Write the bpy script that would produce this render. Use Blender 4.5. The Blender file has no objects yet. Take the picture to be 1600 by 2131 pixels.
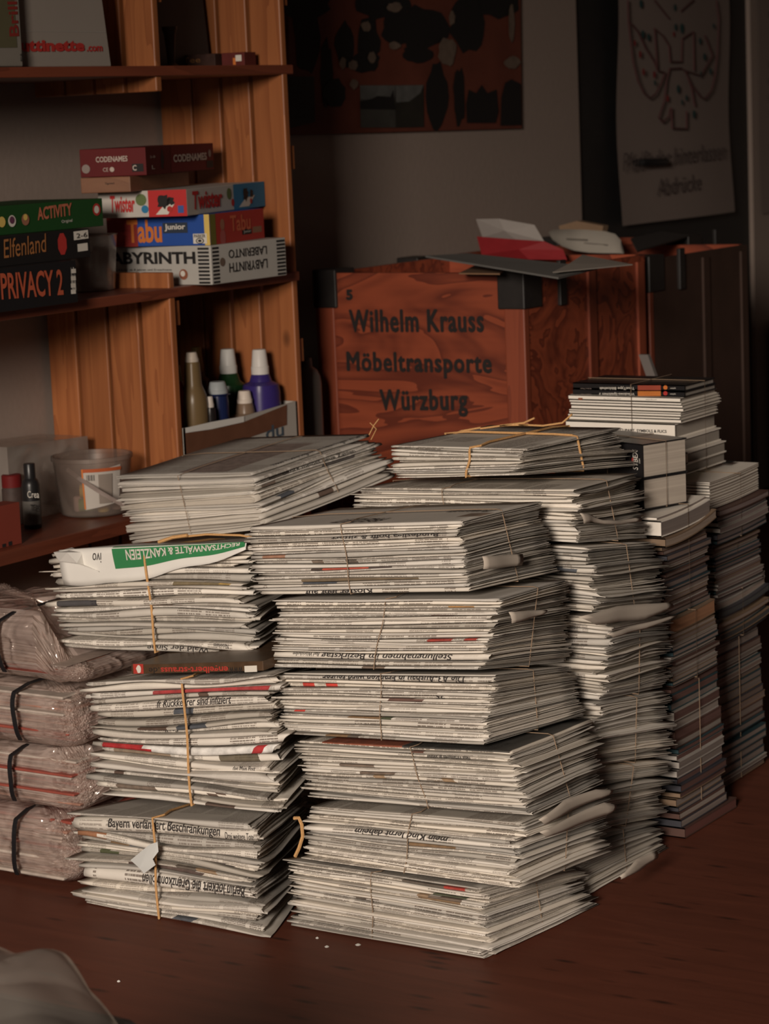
import bpy, bmesh, math, random
import numpy as np
from mathutils import Vector, Matrix

C = bpy.context.scene.collection
SC = bpy.context.scene
rng = random.Random(7)

# ------------------------------------------------------------------ camera
F_PX, EYE = 5080.0, 1.30
RIGHT = np.array((0.8420, 0.5382, -0.0417)); UP = np.array((-0.0510, 0.1562, 0.9864))
RIGHT /= np.linalg.norm(RIGHT); UP -= UP.dot(RIGHT) * RIGHT; UP /= np.linalg.norm(UP)
BACK = np.cross(RIGHT, UP)
CAM = np.array((0.0, 0.0, EYE))
cam_data = bpy.data.cameras.new('camera'); cam = bpy.data.objects.new('camera', cam_data); C.objects.link(cam)
cam.matrix_world = Matrix(((RIGHT[0], UP[0], BACK[0], CAM[0]), (RIGHT[1], UP[1], BACK[1], CAM[1]),
                           (RIGHT[2], UP[2], BACK[2], CAM[2]), (0, 0, 0, 1)))
cam_data.sensor_fit = 'VERTICAL'; cam_data.sensor_height = 36.0; cam_data.sensor_width = 27.03
cam_data.lens = F_PX / 2131.0 * 36.0
cam_data.clip_start = 0.05; cam_data.clip_end = 60
cam_data.dof.use_dof = True; cam_data.dof.focus_distance = 3.72; cam_data.dof.aperture_fstop = 9.0
SC.camera = cam

# ------------------------------------------------------------------ light
world = bpy.data.worlds.new('world'); SC.world = world; world.use_nodes = True
bg = world.node_tree.nodes['Background']; bg.inputs[0].default_value = (1.0, 0.86, 0.76, 1); bg.inputs[1].default_value = 0.036

def area(name, loc, target, sx, sy, power, col, spread=math.pi):
    d = bpy.data.lights.new(name, 'AREA'); d.shape = 'RECTANGLE'; d.size = sx; d.size_y = sy
    d.energy = power; d.color = col; d.spread = spread
    o = bpy.data.objects.new(name, d); C.objects.link(o); o.location = loc
    o.rotation_euler = (Vector(target) - Vector(loc)).to_track_quat('-Z', 'Y').to_euler()
    return o
area('window_daylight', (0.15, -3.3, 2.42), (-2.12, 3.1, 0.42), 1.3, 1.3, 34, (1.0, 0.87, 0.74), math.radians(44))

vs = SC.view_settings
vs.view_transform = 'Standard'; vs.look = 'None'; vs.gamma = 1; vs.use_curve_mapping = False; vs.exposure = 0.0

# ------------------------------------------------------------------ pixel -> place helpers (1600 x 2131 frame)
def ray(px, py): return RIGHT * (px - 800.0) - UP * (py - 1065.5) - BACK * F_PX
def onx(px, py, x): d = ray(px, py); return CAM + d * (x / d[0])
def ony(px, py, y): d = ray(px, py); return CAM + d * (y / d[1])
def onz(px, py, z): d = ray(px, py); return CAM + d * ((z - EYE) / d[2])

# ------------------------------------------------------------------ object helpers
def empty(name, loc, label, cat, group=None, rz=0.0):
    o = bpy.data.objects.new(name, None); C.objects.link(o); o.location = loc; o.rotation_euler = (0, 0, rz)
    o.empty_display_size = 0.05
    o['label'] = label; o['category'] = cat
    if group: o['group'] = group
    return o
def tag(o, label, cat, group=None):
    o['label'] = label; o['category'] = cat
    if group: o['group'] = group
    return o
def link(name, me, m, parent=None, label=None):
    """one mesh object; vertices are given in world space, stored relative to the parent's root"""
    o = bpy.data.objects.new(name, me); C.objects.link(o)
    if m is not None:
        for mm in (m if isinstance(m, (list, tuple)) else [m]): me.materials.append(mm)
    if parent is not None:
        o.parent = parent
    if label: o['label'] = label
    return o
def mesh_np(verts, faces, smooth=None, uv=None, ink=None, midx=None):
    """fast mesh from numpy arrays of quads (n,4)"""
    me = bpy.data.meshes.new('m')
    nv, nf = len(verts), len(faces)
    me.vertices.add(nv); me.vertices.foreach_set('co', np.asarray(verts, np.float32).ravel())
    me.loops.add(nf * 4); me.loops.foreach_set('vertex_index', np.asarray(faces, np.int32).ravel())
    me.polygons.add(nf); me.polygons.foreach_set('loop_start', np.arange(0, nf * 4, 4, dtype=np.int32))
    if smooth is not None: me.polygons.foreach_set('use_smooth', np.asarray(smooth, bool))
    if midx is not None: me.polygons.foreach_set('material_index', np.asarray(midx, np.int32))
    if uv is not None:
        l = me.uv_layers.new(name='UV'); l.data.foreach_set('uv', np.asarray(uv, np.float32)[np.asarray(faces).ravel()].ravel())
    if ink is not None:
        a = me.attributes.new('ink', 'FLOAT_COLOR', 'FACE'); a.data.foreach_set('color', np.asarray(ink, np.float32).ravel())
    me.update(calc_edges=True); me.validate()
    return me
class MB:
    """collects shapes as ONE mesh"""
    def __init__(s): s.v = []; s.f = []; s.sm = []; s.mi = []
    def add(s, vs_, fs, smooth=False, mi=0):
        b = len(s.v); s.v += [tuple(map(float, p)) for p in vs_]
        s.f += [tuple(b + i for i in f) for f in fs]; s.sm += [smooth] * len(fs); s.mi += [mi] * len(fs)
    def hexa(s, P, mi=0):
        """P: 8 points, bottom ring then top ring"""
        s.add(P, [(3, 2, 1, 0), (4, 5, 6, 7), (0, 1, 5, 4), (1, 2, 6, 5), (2, 3, 7, 6), (3, 0, 4, 7)], False, mi)
    def box(s, lo, hi, mi=0):
        (a, b, c), (d, e, f) = lo, hi
        s.hexa([(a, b, c), (d, b, c), (d, e, c), (a, e, c), (a, b, f), (d, b, f), (d, e, f), (a, e, f)], mi)
    def tube(s, pts, r, n=6, mi=0, cap=True, closed=False):
        pts = [np.array(p, float) for p in pts]; m = len(pts); rs = r if isinstance(r, (list, tuple)) else [r] * m
        ring = []; up0 = None
        for i, p in enumerate(pts):
            a = pts[(i - 1) % m] if (closed or i) else p
            b = pts[(i + 1) % m] if (closed or i < m - 1) else p
            t = b - a; t /= (np.linalg.norm(t) + 1e-9)
            if up0 is None:
                up0 = np.array((0, 0, 1.)) if abs(t[2]) < .9 else np.array((1., 0, 0))
            u = up0 - up0.dot(t) * t; u /= (np.linalg.norm(u) + 1e-9); up0 = u; w = np.cross(t, u)
            ring.append([p + rs[i] * (math.cos(2 * math.pi * k / n) * u + math.sin(2 * math.pi * k / n) * w) for k in range(n)])
        V = [q for R_ in ring for q in R_]; Fc = []
        for i in range(m if closed else m - 1):
            j = (i + 1) % m
            for k in range(n): Fc.append((i * n + k, i * n + (k + 1) % n, j * n + (k + 1) % n, j * n + k))
        if cap and not closed: Fc += [tuple(range(n - 1, -1, -1)), tuple((m - 1) * n + k for k in range(n))]
        s.add(V, Fc, True, mi)
    def lathe(s, prof, cx, cy, cz, n=28, mi=0, closed=False):
        V = []; m = len(prof)
        for r, z in prof:
            for k in range(n): a = 2 * math.pi * k / n; V.append((cx + r * math.cos(a), cy + r * math.sin(a), cz + z))
        Fc = [(i * n + k, i * n + (k + 1) % n, (i + 1) * n + (k + 1) % n, (i + 1) * n + k) for i in range(m - 1) for k in range(n)]
        if not closed: Fc += [tuple(range(n - 1, -1, -1)), tuple((m - 1) * n + k for k in range(n))]
        s.add(V, Fc, True, mi)
    def poly(s, pts, mi=0): s.add(pts, [tuple(range(len(pts)))], False, mi)
    def build(s, name, m, parent=None, label=None, bevel=0.0, autosmooth=True, seg=2):
        me = bpy.data.meshes.new(name); off = (0, 0, 0)
        if parent is not None:
            r = parent
            while r is not None and r.type != 'EMPTY': r = r.parent
            if r is not None: off = r.location; rz = r.rotation_euler[2]
        me.from_pydata([(p[0] - off[0], p[1] - off[1], p[2] - off[2]) for p in s.v], [], s.f)
        me.polygons.foreach_set('use_smooth', s.sm); me.polygons.foreach_set('material_index', s.mi)
        me.update(); o = link(name, me, m, parent, label)
        if any(s.sm) and autosmooth:
            me.set_sharp_from_angle(angle=math.radians(38))
        if bevel > 0:
            b = o.modifiers.new('bevel', 'BEVEL'); b.width = bevel; b.segments = seg; b.limit_method = 'ANGLE'; b.angle_limit = math.radians(40)
        return o
def local(parent, V):
    r = parent
    while r is not None and r.type != 'EMPTY': r = r.parent
    V = np.asarray(V, float)
    return V if r is None else V - np.array(r.location)

_glyph = {}
def glyphs(txt, bold=0.0, shear=0.0, space=1.0):
    """flat letter mesh of a string: vertices scaled to its own 0..1 box"""
    k = (txt, bold, shear, space)
    if k not in _glyph:
        cu = bpy.data.curves.new('t', 'FONT'); cu.body = txt; cu.size = 1; cu.offset = bold; cu.shear = shear; cu.space_character = space
        cu.resolution_u = 3; cu.fill_mode = 'FRONT'
        ob = bpy.data.objects.new('t', cu); C.objects.link(ob)
        bpy.context.view_layer.update()
        me = bpy.data.meshes.new_from_object(ob.evaluated_get(bpy.context.evaluated_depsgraph_get()))
        V = np.array([v.co[:] for v in me.vertices]); Fc = [tuple(p.vertices) for p in me.polygons]
        bpy.data.objects.remove(ob); bpy.data.curves.remove(cu); bpy.data.meshes.remove(me)
        lo, hi = V.min(0), V.max(0); asp = (hi[0] - lo[0]) / (hi[1] - lo[1])
        _glyph[k] = ((V[:, :2] - lo[:2]) / (hi[:2] - lo[:2]), Fc, asp)
    return _glyph[k]
def fine_glyphs(txt, bold=0.0, shear=0.0, cuts=9):
    """the same letters cut into thin rows, so that they can follow a curved fold"""
    k = (txt, bold, shear, 'fine')
    if k not in _glyph:
        G, Fc, asp = glyphs(txt, bold, shear)
        bm = bmesh.new(); vs_ = [bm.verts.new((g[0], g[1], 0)) for g in G]
        for f in Fc:
            try: bm.faces.new([vs_[i] for i in f])
            except ValueError: pass
        for c_ in range(1, cuts): bmesh.ops.bisect_plane(bm, geom=bm.verts[:] + bm.edges[:] + bm.faces[:], plane_co=(0, c_ / cuts, 0), plane_no=(0, 1, 0))
        bm.verts.index_update(); _glyph[k] = (np.array([v.co[:2] for v in bm.verts]), [tuple(v.index for v in f.verts) for f in bm.faces], asp); bm.free()
    return _glyph[k]
def lettering(txt, o, ux, uy, m, parent, name='lettering', lift=0.0008, bold=0.0, shear=0.0, flip=False, label=None, space=1.0, thicken=0.0):
    """letters fitted to the parallelogram o, o+ux, o+uy (ux along the words, uy up)"""
    o, ux, uy = (np.array(q, float) for q in (o, ux, uy)); n = np.cross(ux, uy); n /= np.linalg.norm(n)
    if flip: o, ux, uy = o + ux + uy, -ux, -uy
    G, Fc, _ = glyphs(txt, bold, shear, space)
    V = o + G[:, :1] * ux + G[:, 1:] * uy + n * lift
    b = MB(); b.add(V, Fc)
    if thicken:
        ex, ey = ux / np.linalg.norm(ux) * thicken, uy / np.linalg.norm(uy) * thicken
        for k, d_ in enumerate((ex, -ex, ey, -ey, .7 * (ex + ey), .7 * (ex - ey), -.7 * (ex + ey), .7 * (ey - ex))): b.add(V + d_ + n * 2e-5 * (k + 1), Fc)
    return b.build(name, m, parent, label)

# ------------------------------------------------------------------ materials
def new_mat(name):
    m = bpy.data.materials.new(name); m.use_nodes = True; nt = m.node_tree
    return m, nt, nt.nodes['Principled BSDF']
def N(nt, t, **kw):
    n = nt.nodes.new(t)
    for k, v in kw.items():
        if k.startswith('i_'): n.inputs[int(k[2:]) if k[2:].isdigit() else k[2:]].default_value = v
        else: setattr(n, k, v)
    return n
def L(nt, a, b): nt.links.new(a, b)
def math_(nt, op, a, b=None, c=None):
    n = nt.nodes.new('ShaderNodeMath'); n.operation = op
    for i, q in enumerate((a, b, c)):
        if q is None: continue
        if hasattr(q, 'links') or hasattr(q, 'is_linked'): nt.links.new(q, n.inputs[i])
        else: n.inputs[i].default_value = q
    return n.outputs[0]
def mix_(nt, fac, a, b):
    n = nt.nodes.new('ShaderNodeMix'); n.data_type = 'RGBA'
    for i, q in ((0, fac), (6, a), (7, b)):
        if hasattr(q, 'is_linked'): nt.links.new(q, n.inputs[i])
        else: n.inputs[i].default_value = q if i == 0 else (*q, 1)
    return n.outputs[2]
def flat(name, col, rough=0.6, var=0.0, scale=30.0, spec=0.4, metal=0.0, bump=0.0):
    """plain coloured surface with slight procedural mottling"""
    m, nt, b = new_mat(name); b.inputs['Roughness'].default_value = rough; b.inputs['Specular IOR Level'].default_value = spec
    b.inputs['Metallic'].default_value = metal
    tc = N(nt, 'ShaderNodeTexCoord'); nz = N(nt, 'ShaderNodeTexNoise', i_Scale=scale, i_Detail=4.0); L(nt, tc.outputs['Object'], nz.inputs['Vector'])
    c = np.array(col); out = mix_(nt, nz.outputs['Fac'], tuple(np.clip(c * (1 - var), 0, 1)), tuple(np.clip(c * (1 + var), 0, 1)))
    L(nt, out, b.inputs['Base Color'])
    if bump:
        bp = N(nt, 'ShaderNodeBump', i_Strength=bump, i_Distance=0.002); L(nt, nz.outputs['Fac'], bp.inputs['Height']); L(nt, bp.outputs[0], b.inputs['Normal'])
    return m
def wood(name, light, dark, axis=2, rough=0.5, knots=True, grain=1.0, fig=0.5, thin=1, dist=0.6, stretch=1.1):
    """wood with grain along an axis, growth-ring figure and knots; every board shifts its pattern"""
    m, nt, b = new_mat(name); b.inputs['Roughness'].default_value = rough
    tc = N(nt, 'ShaderNodeTexCoord'); oi = N(nt, 'ShaderNodeObjectInfo')
    sh = N(nt, 'ShaderNodeVectorMath', operation='ADD'); L(nt, tc.outputs['Object'], sh.inputs[0])
    cb = N(nt, 'ShaderNodeCombineXYZ'); r10 = math_(nt, 'MULTIPLY', oi.outputs['Random'], 17.0)
    for i in range(3): L(nt, r10, cb.inputs[i])
    L(nt, cb.outputs[0], sh.inputs[1])
    mp = N(nt, 'ShaderNodeMapping'); L(nt, sh.outputs[0], mp.inputs[0])
    s = [grain * 14.0] * 3; s[axis] = grain * stretch; mp.inputs['Scale'].default_value = s
    big = N(nt, 'ShaderNodeTexNoise', i_Scale=1.0, i_Detail=3.0, i_Distortion=dist); L(nt, mp.outputs[0], big.inputs['Vector'])
    ring = math_(nt, 'FRACT', math_(nt, 'MULTIPLY', big.outputs['Fac'], 7.0))
    ring = math_(nt, 'POWER', ring, 1.6)
    mp2 = N(nt, 'ShaderNodeMapping'); L(nt, sh.outputs[0], mp2.inputs[0])
    s2 = [grain * 160.0] * 3; s2[axis] = grain * 3.0; mp2.inputs['Scale'].default_value = s2
    fine = N(nt, 'ShaderNodeTexNoise', i_Scale=1.0, i_Detail=2.0); L(nt, mp2.outputs[0], fine.inputs['Vector'])
    f = math_(nt, 'ADD', math_(nt, 'MULTIPLY', ring, fig), math_(nt, 'MULTIPLY', fine.outputs['Fac'], 0.35))
    cl = N(nt, 'ShaderNodeClamp'); L(nt, f, cl.inputs[0])
    tone = mix_(nt, cl.outputs[0], light, dark)
    if knots:
        mp3 = N(nt, 'ShaderNodeMapping'); L(nt, sh.outputs[0], mp3.inputs[0])
        s3 = [16.0] * 3; s3[axis] = 9.0; s3[thin] = 0.01; mp3.inputs['Scale'].default_value = s3
        vo = N(nt, 'ShaderNodeTexVoronoi', i_Scale=1.0); L(nt, mp3.outputs[0], vo.inputs['Vector'])
        k = N(nt, 'ShaderNodeMapRange'); k.inputs[1].default_value = 0.05; k.inputs[2].default_value = 0.24; k.inputs[3].default_value = 1; k.inputs[4].default_value = 0
        sc_ = N(nt, 'ShaderNodeSeparateColor'); L(nt, vo.outputs['Color'], sc_.inputs[0])
        L(nt, math_(nt, 'ADD', vo.outputs['Distance'], math_(nt, 'GREATER_THAN', sc_.outputs[0], 0.22)), k.inputs[0])
        tone = mix_(nt, k.outputs[0], tone, tuple(np.array(dark) * 0.22))
    hue = N(nt, 'ShaderNodeHueSaturation'); L(nt, tone, hue.inputs['Color'])
    L(nt, math_(nt, 'ADD', 0.82, math_(nt, 'MULTIPLY', oi.outputs['Random'], 0.34)), hue.inputs['Value'])
    L(nt, hue.outputs[0], b.inputs['Base Color'])
    bp = N(nt, 'ShaderNodeBump', i_Strength=0.12, i_Distance=0.001); L(nt, fine.outputs['Fac'], bp.inputs['Height']); L(nt, bp.outputs[0], b.inputs['Normal'])
    return m
def newsprint():
    m, nt, b = new_mat('newsprint'); b.inputs['Roughness'].default_value = 0.85; b.inputs['Specular IOR Level'].default_value = 0.15
    uv = N(nt, 'ShaderNodeUVMap'); sp = N(nt, 'ShaderNodeSeparateXYZ'); L(nt, uv.outputs[0], sp.inputs[0])
    oi = N(nt, 'ShaderNodeObjectInfo'); rnd = oi.outputs['Random']
    u, v = sp.outputs[0], sp.outputs[1]
    us = math_(nt, 'ADD', u, math_(nt, 'MULTIPLY', rnd, 3.17))
    colw = 0.058
    cu_ = math_(nt, 'DIVIDE', us, colw); cid = math_(nt, 'FLOOR', cu_); cf = math_(nt, 'FRACT', cu_)
    # one random per column and story block (blocks ~ 7 cm deep)
    vb = math_(nt, 'FLOOR', math_(nt, 'ADD', math_(nt, 'DIVIDE', v, 0.074), math_(nt, 'ADD', math_(nt, 'MULTIPLY', rnd, 91.7), 0.5)))
    cb = N(nt, 'ShaderNodeCombineXYZ'); L(nt, cid, cb.inputs[0]); L(nt, vb, cb.inputs[1]); L(nt, math_(nt, 'MULTIPLY', rnd, 977.0), cb.inputs[2])
    wn = N(nt, 'ShaderNodeTexWhiteNoise', noise_dimensions='3D'); L(nt, cb.outputs[0], wn.inputs['Vector'])
    has = math_(nt, 'GREATER_THAN', wn.outputs['Value'], 0.26)
    gut = math_(nt, 'MULTIPLY', math_(nt, 'GREATER_THAN', cf, 0.07), math_(nt, 'LESS_THAN', cf, 0.93))
    lw = 0.0034
    lv = math_(nt, 'FRACT', math_(nt, 'DIVIDE', math_(nt, 'ADD', v, math_(nt, 'MULTIPLY', rnd, 0.9)), lw))
    line = math_(nt, 'LESS_THAN', lv, 0.52)
    lid = math_(nt, 'FLOOR', math_(nt, 'DIVIDE', v, lw))
    c2 = N(nt, 'ShaderNodeCombineXYZ'); L(nt, math_(nt, 'MULTIPLY', us, 420.0), c2.inputs[0]); L(nt, math_(nt, 'MULTIPLY', lid, 13.7), c2.inputs[1])
    wd = N(nt, 'ShaderNodeTexNoise', i_Scale=1.0, i_Detail=1.0); L(nt, c2.outputs[0], wd.inputs['Vector'])
    word = math_(nt, 'GREATER_THAN', wd.outputs['Fac'], 0.41)
    ink = math_(nt, 'MULTIPLY', math_(nt, 'MULTIPLY', has, gut), math_(nt, 'MULTIPLY', line, word))
    # blank page margins at both ends of the sheet (u is 0..~0.4)
    mg = math_(nt, 'MULTIPLY', math_(nt, 'GREATER_THAN', u, 0.016), math_(nt, 'LESS_THAN', u, 0.375))
    ink = math_(nt, 'MULTIPLY', math_(nt, 'MULTIPLY', ink, mg), math_(nt, 'MULTIPLY', oi.outputs['Alpha'], 0.85))
    nz = N(nt, 'ShaderNodeTexNoise', i_Scale=22.0, i_Detail=5.0); tc = N(nt, 'ShaderNodeTexCoord'); L(nt, tc.outputs['Object'], nz.inputs['Vector'])
    base = N(nt, 'ShaderNodeHueSaturation'); L(nt, oi.outputs['Color'], base.inputs['Color'])
    L(nt, math_(nt, 'ADD', 0.88, math_(nt, 'MULTIPLY', nz.outputs['Fac'], 0.24)), base.inputs['Value'])
    c = mix_(nt, ink, base.outputs[0], (0.11, 0.08, 0.062))
    at = N(nt, 'ShaderNodeAttribute', attribute_name='ink')
    pz = N(nt, 'ShaderNodeTexNoise', i_Scale=70.0, i_Detail=3.0); L(nt, tc.outputs['Object'], pz.inputs['Vector'])
    pic = N(nt, 'ShaderNodeHueSaturation'); L(nt, at.outputs['Color'], pic.inputs['Color']); L(nt, math_(nt, 'ADD', 0.4, math_(nt, 'MULTIPLY', pz.outputs['Fac'], 1.2)), pic.inputs['Value'])
    c = mix_(nt, at.outputs['Alpha'], c, pic.outputs[0])
    L(nt, c, b.inputs['Base Color'])
    b.inputs['Subsurface Weight'].default_value = 0.0
    return m
def film(name, tint, opac=0.4, rough=0.16, crease=1.0, scale=11.0, shine=0.95):
    """thin crinkled plastic film"""
    m, nt, b = new_mat(name); nt.nodes.remove(b); out = nt.nodes['Material Output']
    tc = N(nt, 'ShaderNodeTexCoord')
    nz = N(nt, 'ShaderNodeTexNoise', i_Scale=scale, i_Detail=4.0, i_Roughness=0.55, i_Distortion=0.8); nz.noise_type = 'RIDGED_MULTIFRACTAL'; L(nt, tc.outputs['Object'], nz.inputs['Vector'])
    n2 = N(nt, 'ShaderNodeTexNoise', i_Scale=scale * .45, i_Detail=3.0, i_Distortion=1.0); L(nt, tc.outputs['Object'], n2.inputs['Vector'])
    bp = N(nt, 'ShaderNodeBump', i_Strength=0.75 * crease, i_Distance=0.012); L(nt, nz.outputs['Fac'], bp.inputs['Height'])
    gl = N(nt, 'ShaderNodeBsdfGlossy', i_Roughness=rough); gl.inputs[0].default_value = (shine, shine * .95, shine * .9, 1); L(nt, bp.outputs[0], gl.inputs['Normal'])
    tr = N(nt, 'ShaderNodeBsdfTransparent'); tr.inputs[0].default_value = (*[0.7 + 0.3 * q for q in tint], 1)
    df = N(nt, 'ShaderNodeBsdfDiffuse'); df.inputs[0].default_value = (*tint, 1); L(nt, bp.outputs[0], df.inputs['Normal'])
    tl = N(nt, 'ShaderNodeBsdfTranslucent'); tl.inputs[0].default_value = (*tint, 1)
    d2 = N(nt, 'ShaderNodeMixShader', i_0=0.35); L(nt, df.outputs[0], d2.inputs[1]); L(nt, tl.outputs[0], d2.inputs[2])
    cr = N(nt, 'ShaderNodeMapRange'); cr.inputs[1].default_value = 0.36; cr.inputs[2].default_value = 0.66; cr.inputs[3].default_value = opac * 0.5; cr.inputs[4].default_value = min(1, opac * 1.5)
    L(nt, n2.outputs['Fac'], cr.inputs[0])
    m1 = N(nt, 'ShaderNodeMixShader'); L(nt, cr.outputs[0], m1.inputs[0]); L(nt, tr.outputs[0], m1.inputs[1]); L(nt, d2.outputs[0], m1.inputs[2])
    lw_ = N(nt, 'ShaderNodeLayerWeight', i_Blend=0.5); L(nt, bp.outputs[0], lw_.inputs['Normal']); fr_ = math_(nt, 'MULTIPLY', math_(nt, 'POWER', lw_.outputs['Facing'], 4.0), 0.7)
    m2 = N(nt, 'ShaderNodeMixShader'); L(nt, math_(nt, 'ADD', fr_, 0.09), m2.inputs[0]); L(nt, m1.outputs[0], m2.inputs[1]); L(nt, gl.outputs[0], m2.inputs[2])
    L(nt, m2.outputs[0], out.inputs[0])
    return m
# ------------------------------------------------------------------ room
XA = -3.40
def struct(name, mb, m):
    o = mb.build(name, m, None); o['kind'] = 'structure'; return o
M_WALL = flat('plaster', (0.30, 0.235, 0.20), 0.9, 0.05, 60, bump=0.25)
M_BLACK = flat('black_paint', (0.016, 0.015, 0.015), 0.55, 0.2, 20)
M_FLOOR = None
def floor_mat():
    m, nt, b = new_mat('worn_red_brown_boards'); b.inputs['Roughness'].default_value = 0.55; b.inputs['Specular IOR Level'].default_value = 0.25
    tc = N(nt, 'ShaderNodeTexCoord'); mp = N(nt, 'ShaderNodeMapping'); mp.inputs['Scale'].default_value = (2.2, 16, 1); L(nt, tc.outputs['Object'], mp.inputs[0])
    a = N(nt, 'ShaderNodeTexNoise', i_Scale=2.0, i_Detail=6.0, i_Distortion=0.7); L(nt, mp.outputs[0], a.inputs['Vector'])
    mp2 = N(nt, 'ShaderNodeMapping'); mp2.inputs['Scale'].default_value = (7, 26, 1); L(nt, tc.outputs['Object'], mp2.inputs[0])
    k = N(nt, 'ShaderNodeTexVoronoi', i_Scale=1.0); L(nt, mp2.outputs[0], k.inputs['Vector'])
    c = mix_(nt, a.outputs['Fac'], (0.080, 0.024, 0.014), (0.165, 0.050, 0.029))
    mr = N(nt, 'ShaderNodeMapRange'); mr.inputs[1].default_value = 0.03; mr.inputs[2].default_value = 0.2; mr.inputs[3].default_value = 0.8; mr.inputs[4].default_value = 0.0
    L(nt, k.outputs['Distance'], mr.inputs[0])
    c = mix_(nt, mr.outputs[0], c, (0.02, 0.009, 0.006)); L(nt, c, b.inputs['Base Color'])
    bp = N(nt, 'ShaderNodeBump', i_Strength=0.15, i_Distance=0.003); L(nt, a.outputs['Fac'], bp.inputs['Height']); L(nt, bp.outputs[0], b.inputs['Normal'])
    return m
m_ = MB(); m_.box((XA - .2, -1.2, -0.05), (3.0, 9.2, 0.0)); struct('floor', m_, floor_mat())
m_ = MB(); m_.box((XA - .12, -1.2, 0), (XA, 6.37, 2.6)); m_.box((XA - .12, 6.37, 2.12), (XA, 7.585, 2.6)); m_.box((XA - .12, 7.585, 0), (XA, 9.0, 2.6)); struct('wall_left', m_, M_WALL)
m_ = MB(); m_.box((XA - .12, 9.0, 0), (3.0, 9.12, 2.6)); struct('wall_back', m_, M_WALL)
m_ = MB(); m_.box((XA - .12, -1.2, 2.6), (3.0, 9.12, 2.7)); struct('ceiling', m_, flat('white_ceiling', (0.72, 0.68, 0.62), 0.9, 0.03))
m_ = MB(); m_.box((XA - .07, 6.372, 0), (XA - .015, 7.583, 2.118)); DOOR = struct('door_1', m_, M_BLACK)
m_ = MB(); hz = 1.137
m_.box((XA - .016, 6.68, hz - .09), (XA - .006, 6.73, hz + .06)); m_.tube([(XA - .01, 6.70, hz), (XA + .045, 6.70, hz), (XA + .05, 6.72, hz), (XA + .05, 6.83, hz - .003)], 0.011, 10)
m_.build('door_handle', flat('black_metal', (0.012, 0.012, 0.013), 0.35), DOOR)

# ------------------------------------------------------------------ sheets on the door and the wall
def sheet(name, label, cat, x, ya, yb, za, zb, col, wav=0.006, ny=24, nz=24, rough=0.8, skew=0.0, seed=3, tol=0.006):
    """hanging paper: a thin, slightly wavy sheet parallel to the left wall"""
    R = np.random.RandomState(seed); ph = R.uniform(0, 6, 4)
    b = MB(); V = []
    for side in (0, 1):
        for i in range(ny + 1):
            for j in range(nz + 1):
                u, v = i / ny, j / nz
                yy = ya + (yb - ya) * u + 0.006 * math.sin(7 * v + ph[0]); zz = za + (zb - za) * v + skew * (u - .5)
                xx = x + wav * (math.sin(5 * u + 2 * v + ph[1]) + .6 * math.sin(9 * v + ph[2])) + tol - side * 0.0006
                V.append((xx, yy, zz))
    n1 = (ny + 1) * (nz + 1); F_ = []
    for i in range(ny):
        for j in range(nz):
            a = i * (nz + 1) + j; q = (a, a + nz + 1, a + nz + 2, a + 1); F_.append(q); F_.append(tuple(n1 + k for k in reversed(q)))
    b.add(V, F_, True); o = b.build(name, flat(name + '_paper', col, rough, 0.04, 12), None, autosmooth=False); tag(o, label, cat); return o
XP = XA + 0.012
fl = sheet('flipchart_sheet', 'large flipchart paper on the dark door, lily outline with coloured finger prints', 'drawing', XP, 6.60, 7.385, 0.952, 1.92, (0.21, 0.165, 0.145), wav=0.008)
def stroke(pxs, r, m, parent, name, x=XP + 0.024):
    b = MB()
    for line in pxs:
        P = [onx(px, py, x) for px, py in line]
        Q = []
        for i in range(len(P) - 1):
            for t in (0, .25, .5, .75): Q.append(P[i] * (1 - t) + P[i + 1] * t)
        b.tube(Q + [P[-1]], r, 5)
    return b.build(name, m, parent)
M_MARK = flat('marker_line', (0.09, 0.035, 0.035), 0.8); M_MARK2 = flat('marker_words', (0.10, 0.075, 0.07), 0.8)
zx = lambda l: [(1180 + a / 3.805, b / 3.805) for a, b in l]
lily = [zx(l) for l in ([(480, 0), (485, 170), (505, 350), (520, 480), (560, 640), (610, 740), (655, 778), (700, 745), (740, 670), (775, 575), (715, 560)],
    [(485, 165), (560, 250), (620, 380), (690, 490), (715, 560)], [(690, 225), (700, 330), (712, 540)], [(690, 225), (760, 285), (805, 360), (815, 490), (905, 490), (910, 310), (1000, 250), (1005, 560)],
    [(810, 545), (905, 540), (940, 570), (985, 700), (1010, 840)], [(810, 545), (785, 650), (770, 800), (725, 930), (755, 968), (800, 930), (815, 860)], [(825, 850), (830, 1015), (945, 1020), (945, 880)],
    [(930, 555), (990, 680), (1050, 760), (1090, 785), (1140, 720), (1170, 600), (1190, 420), (1200, 150), (1180, 0)], [(935, 560), (1060, 600), (1150, 440), (1090, 280)], [(690, 0), (810, 150)], [(1000, 0), (900, 90)])]
stroke(lily, 0.0028, M_MARK, fl, 'lily_outline')
def blobs(L_, m, name):
    for (a, c, r) in L_:
        b = MB(); px, py = 1180 + a / 3.805, c / 3.805; p = onx(px, py, XP + 0.025); r = r / 3.805 * 0.00155
        b.poly([(p[0], p[1] + r * 1.3 * math.cos(k * .52), p[2] + 1.5 * r * math.sin(k * .52)) for k in range(12)])
        b.build(name, m, fl)
blobs([(585, 30, 22), (600, 270, 20), (645, 295, 20), (855, 60, 18), (910, 225, 26), (860, 215, 18), (1053, 325, 18), (1088, 450, 20), (1135, 565, 18), (1060, 590, 16), (880, 705, 22), (945, 775, 16), (910, 810, 14), (1005, 905, 22), (695, 655, 14), (1160, 205, 14)], flat('teal_print', (0.02, 0.06, 0.06), 0.8), 'finger_print')
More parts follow.
